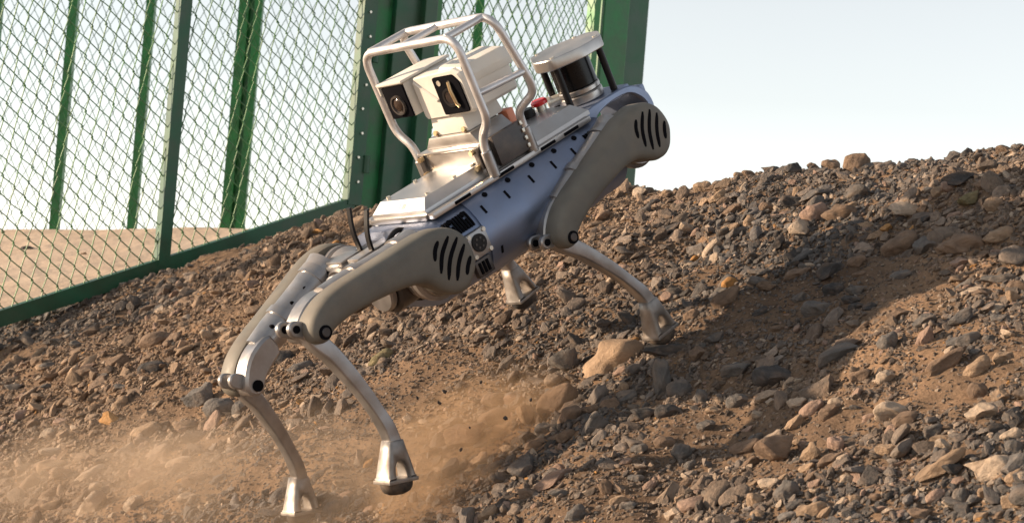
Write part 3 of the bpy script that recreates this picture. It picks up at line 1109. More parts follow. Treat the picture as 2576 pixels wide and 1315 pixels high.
def leg(H, K, F, sy):
    """H hip, K knee, F foot (ground end), all (x, y, z) in the robot's frame; sy side"""
    H, K, F = (np.array(p, float) for p in (H, K, F))
    a = np.array([K[0] - H[0], K[2] - H[2]])
    a /= np.linalg.norm(a)
    b_ = np.array([-a[1], a[0]])
    h2 = np.array([H[0], H[2]])
    T = lambda p: h2 + a * p[0] + b_ * p[1]
    yo = abs(H[1])
    o2 = np.array([T(p) for p in OUT])
    mb = MB()
    mb.layers(o2, [(sy * (yo - .058), 0.004), (sy * (yo - .05), 0), (sy * (yo - .016), 0), (sy * (yo - .008), .0025), (sy * (yo - .003), .007), (sy * yo, .014), (sy * (yo + .001), .024)])
    th = part(mb, 'thigh_cover', M['olive'], 50)
    for s in SLOTS:
        pts = smooth_path([T(p) for p in s], 4)
        mm_ = MB()
        q = np.array(pts)
        tg = np.gradient(q, axis=0)
        tg /= np.linalg.norm(tg, axis=1)[:, None]
        nn = np.stack([-tg[:, 1], tg[:, 0]], 1)
        wv_ = 0.0052 * np.sqrt(np.clip(1 - np.linspace(-1, 1, len(q)) ** 4 * 0.85, 0, 1))
        ol = np.vstack([q + nn * wv_[:, None], (q - nn * wv_[:, None])[::-1]])
        mm_.prism(ol, sy * (yo - 0.012), sy * (yo + 0.0017))  # raised black strip; the vent's inner shade is put into its colour
        sub(mm_, 'vent_slot', M['void'], th)
    kb = T((.352, .000))
    sub(MB().cyl((kb[0], sy * (yo + 0.0005), kb[1]), (0, sy, 0), 0.0145, 0.006, 20), 'bolt_recess', M['void'], th)
    sub(MB().cyl((kb[0], sy * (yo + 0.0025), kb[1]), (0, sy, 0), 0.0095, 0.006, 18, 0.001), 'bolt', M['dark'], th)
    # inner tube, its clamp bands and knee fork
    p0, p1 = T((.03, -.042)), T((.285, -.038))
    yi = sy * (yo - .072)
    tb_ = MB()
    fr = [0, .12, .3, .55, .78, 1.0]
    tb_.tube([(p0[0] + (p1[0] - p0[0]) * k, yi, p0[1] + (p1[1] - p0[1]) * k) for k in fr], [.048, .043, .039, .037, .036, .031], 20)
    it = part(tb_, 'thigh_tube', M['alu_leg'], 50)
    for k0, k1, r_ in ((.10, .20, .0450), (.60, .68, .0405)):
        sub(MB().tube([(p0[0] + (p1[0] - p0[0]) * k, yi, p0[1] + (p1[1] - p0[1]) * k) for k in (k0, k1)], r_, 20), 'clamp_band', M['alu_leg'], it)
    for k in (.34, .52, .8):
        c = p0 + (p1 - p0) * k + b_ * -0.022
        sub(MB().cyl((c[0], yi - sy * 0.027, c[1]), (0, sy, 0), 0.0045, 0.008, 10), 'screw_hole', M['void'], it)
    fk = np.array([T(p) for p in smooth_closed([(.255, -.055), (.30, -.060), (.34, -.046), (.372, -.018), (.376, .004), (.362, .020), (.340, .018), (.32, .004), (.28, -.005), (.258, -.012)], 3)])
    sub(MB().prism(fk, sy * (yo - .110), sy * (yo - .060), 0.006), 'knee_fork', M['alu_leg'], it)
    sub(MB().cyl((kb[0], sy * (yo - .111), kb[1]), (0, sy, 0), 0.0125, 0.006, 18), 'bolt_recess', M['void'], it)
    # calf: curved bar that flares into the foot bracket
    k2, f2 = np.array([K[0], K[2]]), np.array([F[0], F[2]])
    d = f2 - k2
    Ls = np.linalg.norm(d)
    d /= Ls
    n = np.array([-d[1], d[0]])
    if n[0] < 0:
        n = -n                                                        # bulges forward
    sc = Ls / 0.397
    ky, fy = sy * (yo - .048), F[1]
    prof_ = [(-.012, -.012, .020, .014), (.02, -.004, .019, .016), (.06, .012, .0165, .017), (.11, .025, .0150, .0165), (.16, .036, .0135, .015), (.21, .043, .0125, .0145), (.25, .046, .0135, .0155), (.275, .044, .0138, .0150), (.292, .040, .0146, .0158)]
    pr = smooth_path(prof_, 4)
    rings = []
    for i in range(len(pr)):
        s, o_, tw, lw = pr[i]
        j0, j1 = max(i - 1, 0), min(i + 1, len(pr) - 1)
        tg = np.array([pr[j1][0] - pr[j0][0], pr[j1][1] - pr[j0][1]])
        tg /= np.linalg.norm(tg)
        c = k2 + (d * s + n * o_) * sc
        nn = n * tg[0] - d * tg[1]
        y = ky + (fy - ky) * max(0, s) / .382
        ring = []
        for k in range(24):
            an_ = 2 * math.pi * k / 24
            cx, cy = math.cos(an_), math.sin(an_)
            ex = math.copysign(abs(cx) ** .28, cx)
            ey = math.copysign(abs(cy) ** .28, cy)
            ring.append((c[0] + nn[0] * ex * tw * 1.02, y + ey * lw * 1.05, c[1] + nn[1] * ex * tw * 1.02))
        rings.append(ring)
    cf = part(MB().loops(rings), 'calf', M['alu_leg'], 38)
    # knee lever lobes
    e = k2 - (d * .030 * math.cos(0.5) + n * .036) * 1.0
    for yy in (ky + sy * 0.004, ky - sy * 0.036):
        sub(MB().prism(capsule2(k2 - d * 0.0, e, .0165), yy - .007, yy + .007, .003), 'knee_lever', M['alu_leg'], cf)
        sub(MB().cyl((e[0], yy + sy * .0075, e[1]), (0, sy, 0), .008, .003, 16), 'lever_hole', M['void'], cf)
    # foot bracket with arched window
    ang = math.radians(23)
    e1 = d * math.cos(ang) - n * math.sin(ang)
    e2 = n * math.cos(ang) + d * math.sin(ang)
    s0 = k2 + (d * .283 + n * .0425) * sc
    yf = ky + (fy - ky) * .8
    P2 = lambda p, q: s0 + e1 * p * sc + e2 * q
    outer = [(0, -.0165), (.02, -.0215), (.045, -.028), (.075, -.034), (.082, -.035)]
    oute2 = [(.082, .035), (.075, .034), (.045, .028), (.02, .0215), (0, .0165)]
    arch = [(.0795, .021), (.064, .0195), (.054, .0165), (.047, .012), (.043, .006), (.042, 0), (.043, -.004), (.047, -.008), (.054, -.011), (.064, -.013), (.0795, -.014)]
    fbk = MB()
    for q0, q1 in ((-.024, .024),):
        poly = [P2(*p) for p in outer] + [P2(p, q) for p, q in arch[::-1]] + [P2(*p) for p in oute2]
        fbk.prism(np.array(poly), yf - .024, yf + .024, .0045)
        for v in fbk.bm.verts:
            pz = float(np.dot(np.array([v.co.x, v.co.z]) - s0, e1)) / sc
            v.co.y = yf + (v.co.y - yf) * (0.76 + 0.36 * min(1, max(0, pz / .082)) ** 1.5)
    c = P2(.084, 0)
    rot = Matrix(((e2[0], 0, e1[0]), (0, 1, 0), (e2[1], 0, e1[1])))
    fbk.box((c[0], yf, c[1]), (.074, .056, .008), .002, rot)
    bkt = sub(fbk, 'foot_bracket', M['foot'], cf, 52)
    # rubber pad
    pdp = MB()
    rings = []
    for zz, k in ((.0885, 1.0), (.094, 1.0), (.101, .95), (.108, .80), (.113, .50), (.1145, .12)):
        cc = P2(zz, 0)
        rings.append([(cc[0] + e2[0] * .036 * k * math.cos(t_), yf + .028 * k * math.sin(t_), cc[1] + e2[1] * .036 * k * math.cos(t_)) for t_ in (2 * math.pi * i / 20 for i in range(20))])
    pdp.loops(rings)
    sub(pdp, 'foot_pad', M['rubber'], cf, 60)


leg((.33, -.234, .019), (-.005, -.240, -.082), (.152, -.225, -.434), -1)
leg((-.33, -.234, .02), (-.679, -.236, .043), (-.668, -.225, -.340), -1)
leg((-.33, .234, .009), (-.662, .238, -.086), (-.658, .225, -.452), 1)
leg((.33, .234, 0.0), (-.02, .234, .008), (.150, .205, -.326), 1)


# ------------------------------------------------------------------ stones
def stone_mesh(name, seed, sub_, kind):
    """unit stone within about +-0.5; kind: round, flat facets or slab"""
    rng = np.random.RandomState(seed)
    b2 = bmesh.new()
    bmesh.ops.create_icosphere(b2, subdivisions=sub_, radius=0.5)
    co = np.array([v.co for v in b2.verts])
    nrm = co / np.linalg.norm(co, axis=1)[:, None]
    # superquadric squareness, then random facet planes, then soft lumps
    pw = {'round': 0.95, 'block': 0.7, 'slab': 0.8}[kind]
    q = np.sign(nrm) * np.abs(nrm) ** pw
    q = q / np.abs(q).max(0) * 0.5
    ncut = {'round': 6, 'block': 12, 'slab': 10}[kind]
    for _ in range(ncut):
        pn = rng.normal(size=3)
        pn /= np.linalg.norm(pn)
        dd = rng.uniform(0.26, 0.42) if kind != 'round' else rng.uniform(0.38, 0.48)
        over = np.clip(q @ pn - dd, 0, None)
        q = q - np.outer(over * 0.97, pn)
    for fr_, am in ((2.3, 0.06), (4.7, 0.03), (9.0, 0.013)):
        ph = rng.uniform(0, 6, 3)
        dsp = am * (np.sin(fr_ * 2 * q[:, 0] + ph[0]) * np.cos(fr_ * 2 * q[:, 1] + ph[1]) + 0.6 * np.sin(fr_ * 2 * q[:, 2] + ph[2] + 2 * q[:, 0] * fr_))
        q = q + nrm * dsp[:, None]
    sk = rng.uniform(-0.25, 0.25, 2)
    q[:, 2] += sk[0] * q[:, 0] * 0.5
    q[:, 0] *= 1 + sk[1] * q[:, 1]
    q -= (q.max(0) + q.min(0)) / 2
    q /= (q.max(0) - q.min(0))
    for v, c in zip(b2.verts, q):
        v.co = Vector(c)
    me = bpy.data.meshes.new(name)
    b2.to_mesh(me)
    b2.free()
    me.polygons.foreach_set('use_smooth', [True] * len(me.polygons))
    if kind != 'round':
        me.set_sharp_from_angle(angle=math.radians(38))
    return me


KINDS = ['round', 'block', 'slab']
HERO = {k: [stone_mesh('stone', 100 + 7 * i + 31 * j, 4, k) for i in range(4)] for j, k in enumerate(KINDS)}
for L_ in HERO.values():
    for me in L_:
        me.materials.append(M['stone'])
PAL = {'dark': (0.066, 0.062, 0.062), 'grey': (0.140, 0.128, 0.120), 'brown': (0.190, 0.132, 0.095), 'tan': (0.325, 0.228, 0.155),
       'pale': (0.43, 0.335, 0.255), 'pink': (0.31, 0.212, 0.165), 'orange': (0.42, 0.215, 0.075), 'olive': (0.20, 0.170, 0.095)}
rs = random.Random(11)


def put_stone(u, v, w, h, ang, colr, label, group=None, kind=None, sink=0.24, cat='stone'):
    """u, v centre; w, h outline in picture units: turned into a stone of real size bedded on the slope"""
    P, s = march(u, v + h * (0.5 - sink))          # foot of the stone on the ground
    hm = h * s / FOC
    P = P + (RW.T @ UP) * hm * (0.5 - sink)
    wm, hm = w * s / FOC, h * s / FOC
    kind = kind or rs.choice(KINDS)
    me = rs.choice(HERO[kind])
    o = bpy.data.objects.new('stone', me)
    COL.objects.link(o)
    a = math.radians(ang)
    ax = RIGHT * math.cos(a) + UP * math.sin(a)
    az = -RIGHT * math.sin(a) + UP * math.cos(a)
    ay = np.cross(az, ax)
    dm = 0.85 * math.sqrt(wm * hm) * rs.uniform(0.85, 1.1)
    # real stones are turned a little in depth
    R_ = Matrix(((ax[0], ay[0], az[0]), (ax[1], ay[1], az[1]), (ax[2], ay[2], az[2])))
    R_ = R_ @ Euler((rs.uniform(-.2, .2), rs.uniform(-.05, .05), rs.uniform(-.25, .25))).to_matrix()
    flip = rs.choice([0, 0, 1])
    if flip:
        R_ = R_ @ Matrix.Rotation(math.pi, 3, 'X')
    M4 = R_.to_4x4() @ Matrix.Diagonal((wm * 1.06, dm, hm * 1.06, 1))
    M4.translation = Vector(l2w(P))
    o.matrix_world = M4
    c = np.array(PAL[colr]) * rs.uniform(0.9, 1.12)
    o.color = (*c, 1)
    tag(o, label, cat, group)
    return o, P, max(wm, hm)


CR = {'a': (2000, 850, 2.12), 'b': (2000, 350, 2.391), 'c': (1200, 900, 2.3075), 'd': (0, 850, 2.121), 'e': (640, 900, 2.307), 'f': (920, 420, 2.74)}
HS = [
    ('a', 770, 310, 280, 115, 17, 'grey', 'slab', 'long dark grey pitted stone overhanging a hollow at the shadow edge'),
    ('a', 1050, 240, 125, 130, 0, 'grey', 'round', 'rounded grey cobble right of the long pitted stone'),
    ('a', 1275, 205, 112, 130, 0, 'pink', 'block', 'upright pinkish grey block standing in the shade'),
    ('a', 1410, 360, 300, 110, 27, 'brown', 'slab', 'long brown bar shaped stone below the upright block'),
    ('a', 1580, 390, 185, 105, 25, 'tan', 'round', 'tan oval cobble right of the brown bar stone'),
    ('a', 1745, 325, 145, 80, 30, 'tan', 'slab', 'tan slanting stone near the right edge above the oval cobble'),
    ('a', 1500, 235, 200, 95, 10, 'grey', 'slab', 'flat blue grey stone behind the brown bar stone'),
    ('a', 370, 450, 240, 145, -8, 'dark', 'block', 'large dark faceted rock in the robot shadow'),
    ('a', 150, 410, 185, 90, 15, 'grey', 'slab', 'grey wedge stone left of the large dark faceted rock'),
    ('a', 155, 595, 130, 100, 0, 'grey', 'block', 'light grey angular stone in the shade below the wedge stone'),
    ('a', 1095, 645, 255, 125, 10, 'pale', 'slab', 'broad pale pink slab lying in full sun'),
    ('a', 1140, 705, 195, 80, 30, 'brown', 'slab', 'brown stone leaning against the broad pale pink slab'),
    ('a', 1590, 545, 120, 130, 10, 'brown', 'round', 'brown upright cobble in front of the striped stones on the right'),
    ('a', 1610, 660, 190, 110, 12, 'pale', 'block', 'pale sandy block below the brown upright cobble'),
    ('a', 1370, 985, 345, 105, 37, 'tan', 'slab', 'long slanting tan slab at the lower right'),
    ('a', 1680, 1000, 285, 150, 22, 'pale', 'slab', 'largest pale flat slab in the lower right corner'),
    ('a', 1490, 1165, 115, 108, 0, 'grey', 'round', 'round grey pebble below the long slanting tan slab'),
    ('a', 1805, 1195, 150, 110, 0, 'tan', 'block', 'tan rock in the bottom right corner'),
    ('a', 385, 890, 250, 185, 12, 'brown', 'block', 'brown pyramid shaped rock with one sunlit edge'),
    ('a', 205, 865, 185, 85, 28, 'brown', 'slab', 'brown slab left of the pyramid shaped rock'),
    ('a', 450, 1130, 150, 140, 0, 'grey', 'round', 'grey cobble half lit below the pyramid shaped rock'),
    ('a', 595, 910, 135, 110, 45, 'tan', 'block', 'tan tilted stone right of the pyramid shaped rock'),
    ('a', 745, 855, 98, 100, 0, 'pink', 'round', 'pinkish heart shaped pebble on the sunlit gravel'),
    ('a', 1035, 885, 115, 75, 0, 'tan', 'block', 'tan wedge pebble on sunlit gravel below the pale pink slab'),
    ('a', 1240, 1265, 155, 110, 30, 'brown', 'slab', 'brown slanting stone at the bottom edge right of centre'),
    ('a', 500, 720, 155, 90, 10, 'tan', 'block', 'tan pointed stone at the edge of the robot shadow'),
    ('a', 260, 1185, 95, 95, 0, 'tan', 'round', 'tan knob shaped pebble left of the half lit grey cobble'),
    ('a', 600, 1045, 115, 90, 0, 'brown', 'block', 'small brown cube stone above the bottom gravel'),
    ('a', 680, 1255, 95, 85, 0, 'tan', 'block', 'tan angular stone at the bottom edge'),
    ('a', 1810, 1045, 125, 90, 10, 'tan', 'round', 'tan pebble overlapped by the largest pale flat slab'),
    ('a', 895, 445, 150, 85, 20, 'brown', 'slab', 'brown stone leaning out of the hollow under the long pitted stone'),
    ('a', 355, 595, 65, 52, 0, 'pale', 'block', 'tiny pale cube stone in the shade'),
    ('a', 280, 675, 72, 56, 0, 'pale', 'block', 'small pale chip below the tiny pale cube stone'),
    ('a', 345, 1080, 125, 72, 12, 'pale', 'slab', 'pale flat pebble above the half lit grey cobble'),
    ('a', 710, 650, 150, 90, 20, 'brown', 'block', 'brown rock behind the tan pointed stone'),
    ('a', 1040, 450, 110, 90, 0, 'pale', 'block', 'whitish lump beside the hollow'),
    ('a', 1720, 570, 110, 110, 0, 'tan', 'block', 'tan striped stone right of the brown upright cobble'),
    ('a', 1390, 850, 110, 70, -8, 'pale', 'slab', 'pale chip above the long slanting tan slab'),
    ('a', 1440, 1010, 130, 80, 0, 'dark', 'block', 'dark stone tucked under the long slanting tan slab'),
    ('b', 975, 232, 195, 145, 0, 'brown', 'block', 'largest pointed boulder on the skyline of the slope'),
    ('b', 780, 218, 122, 100, 0, 'brown', 'round', 'rounded boulder on the skyline left of the largest one'),
    ('b', 515, 238, 125, 88, 0, 'dark', 'block', 'triangular dark stone on the skyline'),
    ('b', 380, 250, 125, 62, 12, 'dark', 'slab', 'low dark stone on the skyline left of the triangular one'),
    ('b', 225, 262, 100, 58, -15, 'brown', 'round', 'brown skyline pebble resting on a tan block'),
    ('b', 180, 302, 92, 50, 0, 'tan', 'block', 'tan block under the leftmost skyline pebble'),
    ('b', 675, 268, 92, 62, 0, 'brown', 'round', 'small rounded skyline stone between triangular stone and boulders'),
    ('b', 1275, 820, 255, 145, 30, 'brown', 'round', 'big smooth oval cobble on the right slope'),
    ('b', 1430, 825, 155, 145, -5, 'grey', 'block', 'grey green angular stone leaning on the big smooth oval cobble'),
    ('b', 1680, 815, 310, 150, 0, 'brown', 'round', 'large mottled brown rock on the right slope'),
    ('b', 1930, 752, 205, 110, 12, 'tan', 'round', 'tan egg shaped cobble right of the large mottled rock'),
    ('b', 1690, 370, 275, 112, 0, 'dark', 'slab', 'large dark rock just below the skyline at right'),
    ('b', 1840, 400, 135, 90, 0, 'brown', 'round', 'brown stone touching the large dark rock below the skyline'),
    ('b', 1535, 455, 115, 72, 12, 'tan', 'round', 'tan pebble below the large dark rock'),
    ('b', 1740, 515, 160, 105, 32, 'olive', 'block', 'yellowish brown stone tilted on the upper right slope'),
    ('b', 1900, 545, 135, 100, 10, 'tan', 'round', 'tan cobble right of the yellowish tilted stone'),
    ('b', 690, 600, 190, 150, 0, 'pink', 'round', 'crumbly pinkish clod of earth on the upper slope'),
    ('b', 865, 600, 240, 125, 0, 'brown', 'round', 'crumbly grey brown clod beside the pinkish clod'),
    ('b', 585, 460, 75, 80, 0, 'tan', 'block', 'small tan cube stone on the upper slope'),
    ('b', 250, 660, 95, 75, 40, 'tan', 'round', 'tan egg pebble on the upper slope near the robot foot'),
    ('b', 125, 1075, 112, 92, 25, 'orange', 'round', 'bright orange pebble right of the front foot'),
    ('b', 370, 565, 95, 80, 0, 'brown', 'round', 'round brown pebble on the upper slope'),
    ('b', 440, 820, 150, 75, 42, 'dark', 'slab', 'dark slate sliver pointing uphill'),
    ('b', 615, 745, 82, 60, 10, 'grey', 'round', 'grey disc pebble right of the dark slate sliver'),
    ('b', 1800, 1145, 125, 82, -5, 'brown', 'block', 'brown stone in the shade at far right'),
    ('b', 2020, 1170, 105, 90, -20, 'tan', 'block', 'tan sunlit stone at the right edge'),
    ('b', 1930, 1040, 225, 72, 0, 'grey', 'slab', 'wide flat grey stone at the right edge of the shade'),
    ('b', 1670, 935, 135, 82, 0, 'pink', 'block', 'pinkish stone below the large mottled brown rock'),
    ('b', 1985, 172, 140, 65, 0, 'brown', 'slab', 'brown stone on the skyline near the right edge'),
    ('b', 1700, 160, 90, 60, 30, 'dark', 'block', 'spiky dark stone on the right skyline'),
    ('b', 980, 925, 130, 85, 25, 'brown', 'round', 'brown pebble left of the big smooth oval cobble'),
    ('b', 560, 530, 190, 80, -10, 'dark', 'slab', 'dark flat stone left of the crumbly clods'),
    ('b', 360, 365, 130, 90, -10, 'dark', 'block', 'dark rock under the left skyline stones'),
    ('c', 1215, 285, 450, 310, 14, 'tan', 'round', 'big rough tan boulder half buried below the front foot'),
    ('c', 1545, 195, 270, 95, 0, 'dark', 'slab', 'dark flat stone right under the front foot'),
    ('c', 1525, 385, 112, 265, 4, 'grey', 'round', 'grey tongue shaped stone standing upright'),
    ('c', 850, 540, 290, 190, 35, 'brown', 'round', 'large rounded brown boulder below the rough tan boulder'),
    ('c', 925, 625, 175, 120, 30, 'brown', 'round', 'brown oval cobble in front of the large rounded boulder'),
    ('c', 1085, 680, 205, 150, 20, 'grey', 'block', 'dark purple grey rock right of the brown oval cobble'),
    ('c', 250, 760, 275, 180, 0, 'brown', 'block', 'large brown rock right of the hind foot'),
    ('c', 450, 640, 230, 130, 18, 'brown', 'round', 'brown boulder above the large brown rock'),
    ('c', 640, 625, 125, 170, 0, 'tan', 'block', 'tan angular stone standing between the brown boulders'),
    ('c', 905, 275, 195, 170, 30, 'grey', 'block', 'grey rock left of the rough tan boulder'),
    ('c', 835, 1035, 280, 100, 28, 'pink', 'slab', 'long pinkish stone pointing uphill at bottom centre'),
    ('c', 860, 1125, 145, 62, 0, 'grey', 'round', 'grey pebble under the long pinkish stone'),
    ('c', 670, 1130, 145, 82, 0, 'brown', 'round', 'brown egg pebble left of the long pinkish stone'),
    ('c', 1660, 860, 142, 112, -10, 'grey', 'block', 'pale grey shield shaped stone'),
    ('c', 1710, 940, 82, 72, 0, 'grey', 'round', 'grey ball pebble below the shield shaped stone'),
    ('c', 960, 1265, 155, 112, 25, 'grey', 'round', 'grey cobble cut by the bottom edge'),
    ('c', 540, 850, 140, 85, -20, 'tan', 'block', 'tan wedge stone below the tan angular stone'),
    ('c', 700, 810, 195, 60, 18, 'brown', 'slab', 'thin brown slab in the row below the boulders'),
    ('c', 880, 765, 170, 95, 18, 'brown', 'slab', 'brown split stone right of the thin brown slab'),
    ('c', 1640, 455, 185, 125, 10, 'grey', 'block', 'grey block right of the upright tongue stone'),
    ('c', 1770, 510, 105, 120, 0, 'grey', 'round', 'rounded grey stone right of the grey block'),
    ('c', 1410, 615, 165, 100, 0, 'dark', 'block', 'greenish dark stone below the upright tongue stone'),
    ('c', 1565, 595, 165, 105, -5, 'dark', 'block', 'greenish slate block beside the greenish dark stone'),
    ('c', 1600, 1270, 115, 95, 0, 'pale', 'block', 'pale stone cut by the bottom edge'),
    ('c', 1755, 225, 115, 115, 0, 'brown', 'block', 'brown cracked rock right of the flat stone under the foot'),
    ('c', 1280, 440, 62, 72, 0, 'tan', 'round', 'small tan pebble in front of the rough tan boulder'),
    ('c', 1345, 140, 64, 62, 0, 'orange', 'round', 'small orange pebble touching the front foot'),
    ('c', 450, 525, 185, 95, 0, 'brown', 'round', 'dust covered brown stone above the brown boulder'),
    ('c', 1545, 800, 140, 90, 0, 'brown', 'round', 'brown flat pebble left of the shield shaped stone'),
    ('c', 1360, 1030, 110, 60, 0, 'grey', 'slab', 'grey chip on the gravel at bottom centre right'),
    ('c', 1170, 1090, 100, 120, 30, 'brown', 'block', 'brown shard standing at bottom centre right'),
    ('d', 930, 225, 200, 95, 10, 'brown', 'round', 'brown oval stone on the upper left slope'),
    ('d', 1195, 575, 190, 150, 25, 'grey', 'block', 'larger dark boulder beside the far hind knee'),
    ('d', 1310, 640, 190, 140, 10, 'grey', 'round', 'dark round boulder below the far hind knee'),
    ('d', 1440, 645, 110, 130, 0, 'grey', 'block', 'grey stone between dark round boulder and far hind calf'),
    ('d', 870, 780, 195, 105, 28, 'tan', 'round', 'tan oval stone left of the far hind calf'),
    ('d', 310, 980, 172, 82, 0, 'tan', 'round', 'tan low stone in the dust at left'),
    ('d', 540, 1025, 195, 80, 20, 'pale', 'round', 'pale oval stone in the dust at lower left'),
    ('d', 830, 1040, 112, 112, 20, 'pink', 'block', 'pinkish stone in the dust at lower left'),
    ('d', 550, 1215, 230, 130, 42, 'pale', 'slab', 'big pale pointed slab sticking out at the bottom left'),
    ('d', 1050, 960, 205, 60, 20, 'pale', 'slab', 'pale long sliver in the dust'),
    ('d', 700, 360, 145, 80, 20, 'brown', 'round', 'brown cobble below the oval stone on the upper left slope'),
    ('d', 890, 392, 205, 72, 10, 'dark', 'slab', 'dark flat stone on the left slope'),
    ('d', 1690, 340, 165, 100, 0, 'dark', 'block', 'dark rock behind the far hind thigh'),
    ('d', 1790, 388, 155, 72, 5, 'grey', 'round', 'grey oval pebble under the near hind knee'),
    ('d', 905, 42, 150, 60, 10, 'brown', 'slab', 'brown stone just below the gate rail'),
    ('d', 1300, 1060, 125, 60, 15, 'grey', 'round', 'grey pebble in the dust left of the far hind foot'),
    ('d', 1165, 1060, 155, 80, 15, 'brown', 'round', 'brown cobble in the dust left of the far hind foot'),
    ('d', 290, 1150, 125, 85, 15, 'brown', 'round', 'brown cobble in the dust at far left'),
    ('d', 1180, 405, 112, 60, 12, 'brown', 'slab', 'brown chip right of the dark flat stone'),
    ('d', 560, 1112, 105, 70, 10, 'pale', 'round', 'pale pebble above the big pale pointed slab'),
    ('d', 170, 1090, 190, 110, 20, 'brown', 'block', 'broad brown rock at the lower left edge'),
    ('d', 800, 1210, 130, 110, 30, 'pale', 'block', 'pale dusty stone right of the big pale pointed slab'),
    ('e', 990, 250, 175, 90, 27, 'olive', 'round', 'olive green oval stone under the robot belly'),
    ('e', 985, 25, 150, 80, -5, 'tan', 'round', 'tan flat pebble under the near hind thigh'),
    ('e', 680, 1220, 120, 115, 0, 'grey', 'round', 'grey cobble right of the far hind foot'),
    ('f', 870, 1160, 205, 130, -12, 'tan', 'round', 'tan boulder seen below the near hind hip'),
    ('f', 1010, 1140, 120, 80, 0, 'brown', 'block', 'brown stone right of the boulder below the hip'),
]
placed = []
for c, x, y, w, h, ang, colr, kind, lab in HS:
    X0, Y0, sc = CR[c]
    k = 0.89444 / sc
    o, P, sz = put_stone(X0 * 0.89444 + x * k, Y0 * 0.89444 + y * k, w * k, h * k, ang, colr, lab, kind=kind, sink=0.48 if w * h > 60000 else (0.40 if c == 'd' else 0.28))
    placed.append((P[0], P[1], sz))

# other stones large enough to see singly
REG = [  # u0, v0, u1, v1, count, sizes, palette, label, group
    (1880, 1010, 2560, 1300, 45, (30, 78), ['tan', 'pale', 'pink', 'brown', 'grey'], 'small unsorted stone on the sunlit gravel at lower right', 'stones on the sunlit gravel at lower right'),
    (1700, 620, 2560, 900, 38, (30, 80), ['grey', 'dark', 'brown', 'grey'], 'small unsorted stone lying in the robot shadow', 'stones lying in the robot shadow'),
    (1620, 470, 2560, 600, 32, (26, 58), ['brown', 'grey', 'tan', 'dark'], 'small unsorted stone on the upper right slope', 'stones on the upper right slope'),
    (1150, 1000, 1850, 1300, 30, (28, 72), ['brown', 'grey', 'tan', 'pink'], 'small unsorted stone among the brown boulders at bottom centre', 'stones among the boulders at bottom centre'),
    (20, 860, 560, 1040, 14, (26, 62), ['brown', 'grey', 'tan'], 'small unsorted stone on the left slope below the gate', 'stones on the left slope below the gate'),
    (40, 1060, 900, 1300, 17, (28, 66), ['tan', 'pale', 'pink', 'brown'], 'small unsorted stone in the dust at lower left', 'stones in the dust at lower left'),
]
SHAPE = {'round': 'rounded', 'block': 'angular', 'slab': 'flat'}
CUT = (' on ', ' below ', ' right of ', ' left of ', ' in ', ' at ', ' above ', ' lying ', ' under ', ' leaning ', ' near ', ' behind ', ' beside ', ' with ', ' just ',
       ' half ', ' standing ', ' overhanging ', ' resting ', ' tilted ', ' touching ', ' between ', ' pointing ', ' cut by ', ' tucked ', ' overlapped ', ' sticking ', ' seen ', ' overlapping ', ' right under ')
SHORT = []
for (c, x, y, w, h, ang, colr, kind, lab) in HS:
    X0, Y0, sc = CR[c]
    k = 0.89444 / sc
    t_ = lab
    for w_ in CUT:
        t_ = t_.split(w_)[0]
    SHORT.append((X0 * 0.89444 + x * k, Y0 * 0.89444 + y * k, t_))
NAMES = [q[2] for q in SHORT]
SHORT = [q for q in SHORT if NAMES.count(q[2]) == 1]
used = set()
for u0, v0, u1, v1, n, (a, b_), pal, lab, grp in REG:
    k = 0
    tries = 0
    while k < n and tries < 6000:
        tries += 1
        u, v = rs.uniform(u0, u1), rs.uniform(v0, v1)
        w = a + (b_ - a) * rs.random() ** 1.8
        P, s = march(u, v)
        sz = w * s / FOC
        if any((P[0] - q[0]) ** 2 + (P[1] - q[1]) ** 2 < (0.45 * (sz + q[2])) ** 2 for q in placed):
            continue
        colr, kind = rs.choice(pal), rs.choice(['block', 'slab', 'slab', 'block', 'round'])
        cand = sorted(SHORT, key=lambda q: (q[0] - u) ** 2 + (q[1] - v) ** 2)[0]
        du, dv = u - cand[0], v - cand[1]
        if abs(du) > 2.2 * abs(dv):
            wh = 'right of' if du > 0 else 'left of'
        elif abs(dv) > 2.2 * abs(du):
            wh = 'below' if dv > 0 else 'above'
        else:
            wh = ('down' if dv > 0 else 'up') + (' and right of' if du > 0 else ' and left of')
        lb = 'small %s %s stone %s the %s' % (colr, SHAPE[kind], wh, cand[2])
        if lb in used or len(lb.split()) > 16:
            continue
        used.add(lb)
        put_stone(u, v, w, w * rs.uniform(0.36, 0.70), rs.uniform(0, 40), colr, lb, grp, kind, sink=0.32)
        placed.append((P[0], P[1], sz))
        k += 1

# grit and gravel too fine to count: one object, instanced
lib = bpy.data.collections.new('gravel_library')
for j, (k, cnt) in enumerate((('round', 2), ('block', 5), ('slab', 5))):
    for i in range(cnt):
        me = stone_mesh('gravel_piece', 500 + 13 * i + 41 * j, 3 if i < 2 else 2, k)
        me.materials.append(M['gravel'])
        lib.objects.link(bpy.data.objects.new('gravel_piece', me))
rg = np.random.RandomState(3)


def scatter(n, smin, smax, pw, xr, yr):
    gx = rg.uniform(xr[0], xr[1], n)
    gy = rg.uniform(yr[0], yr[1], n)
    s = smin + (smax - smin) * rg.rand(n) ** pw
    return gx, gy, s


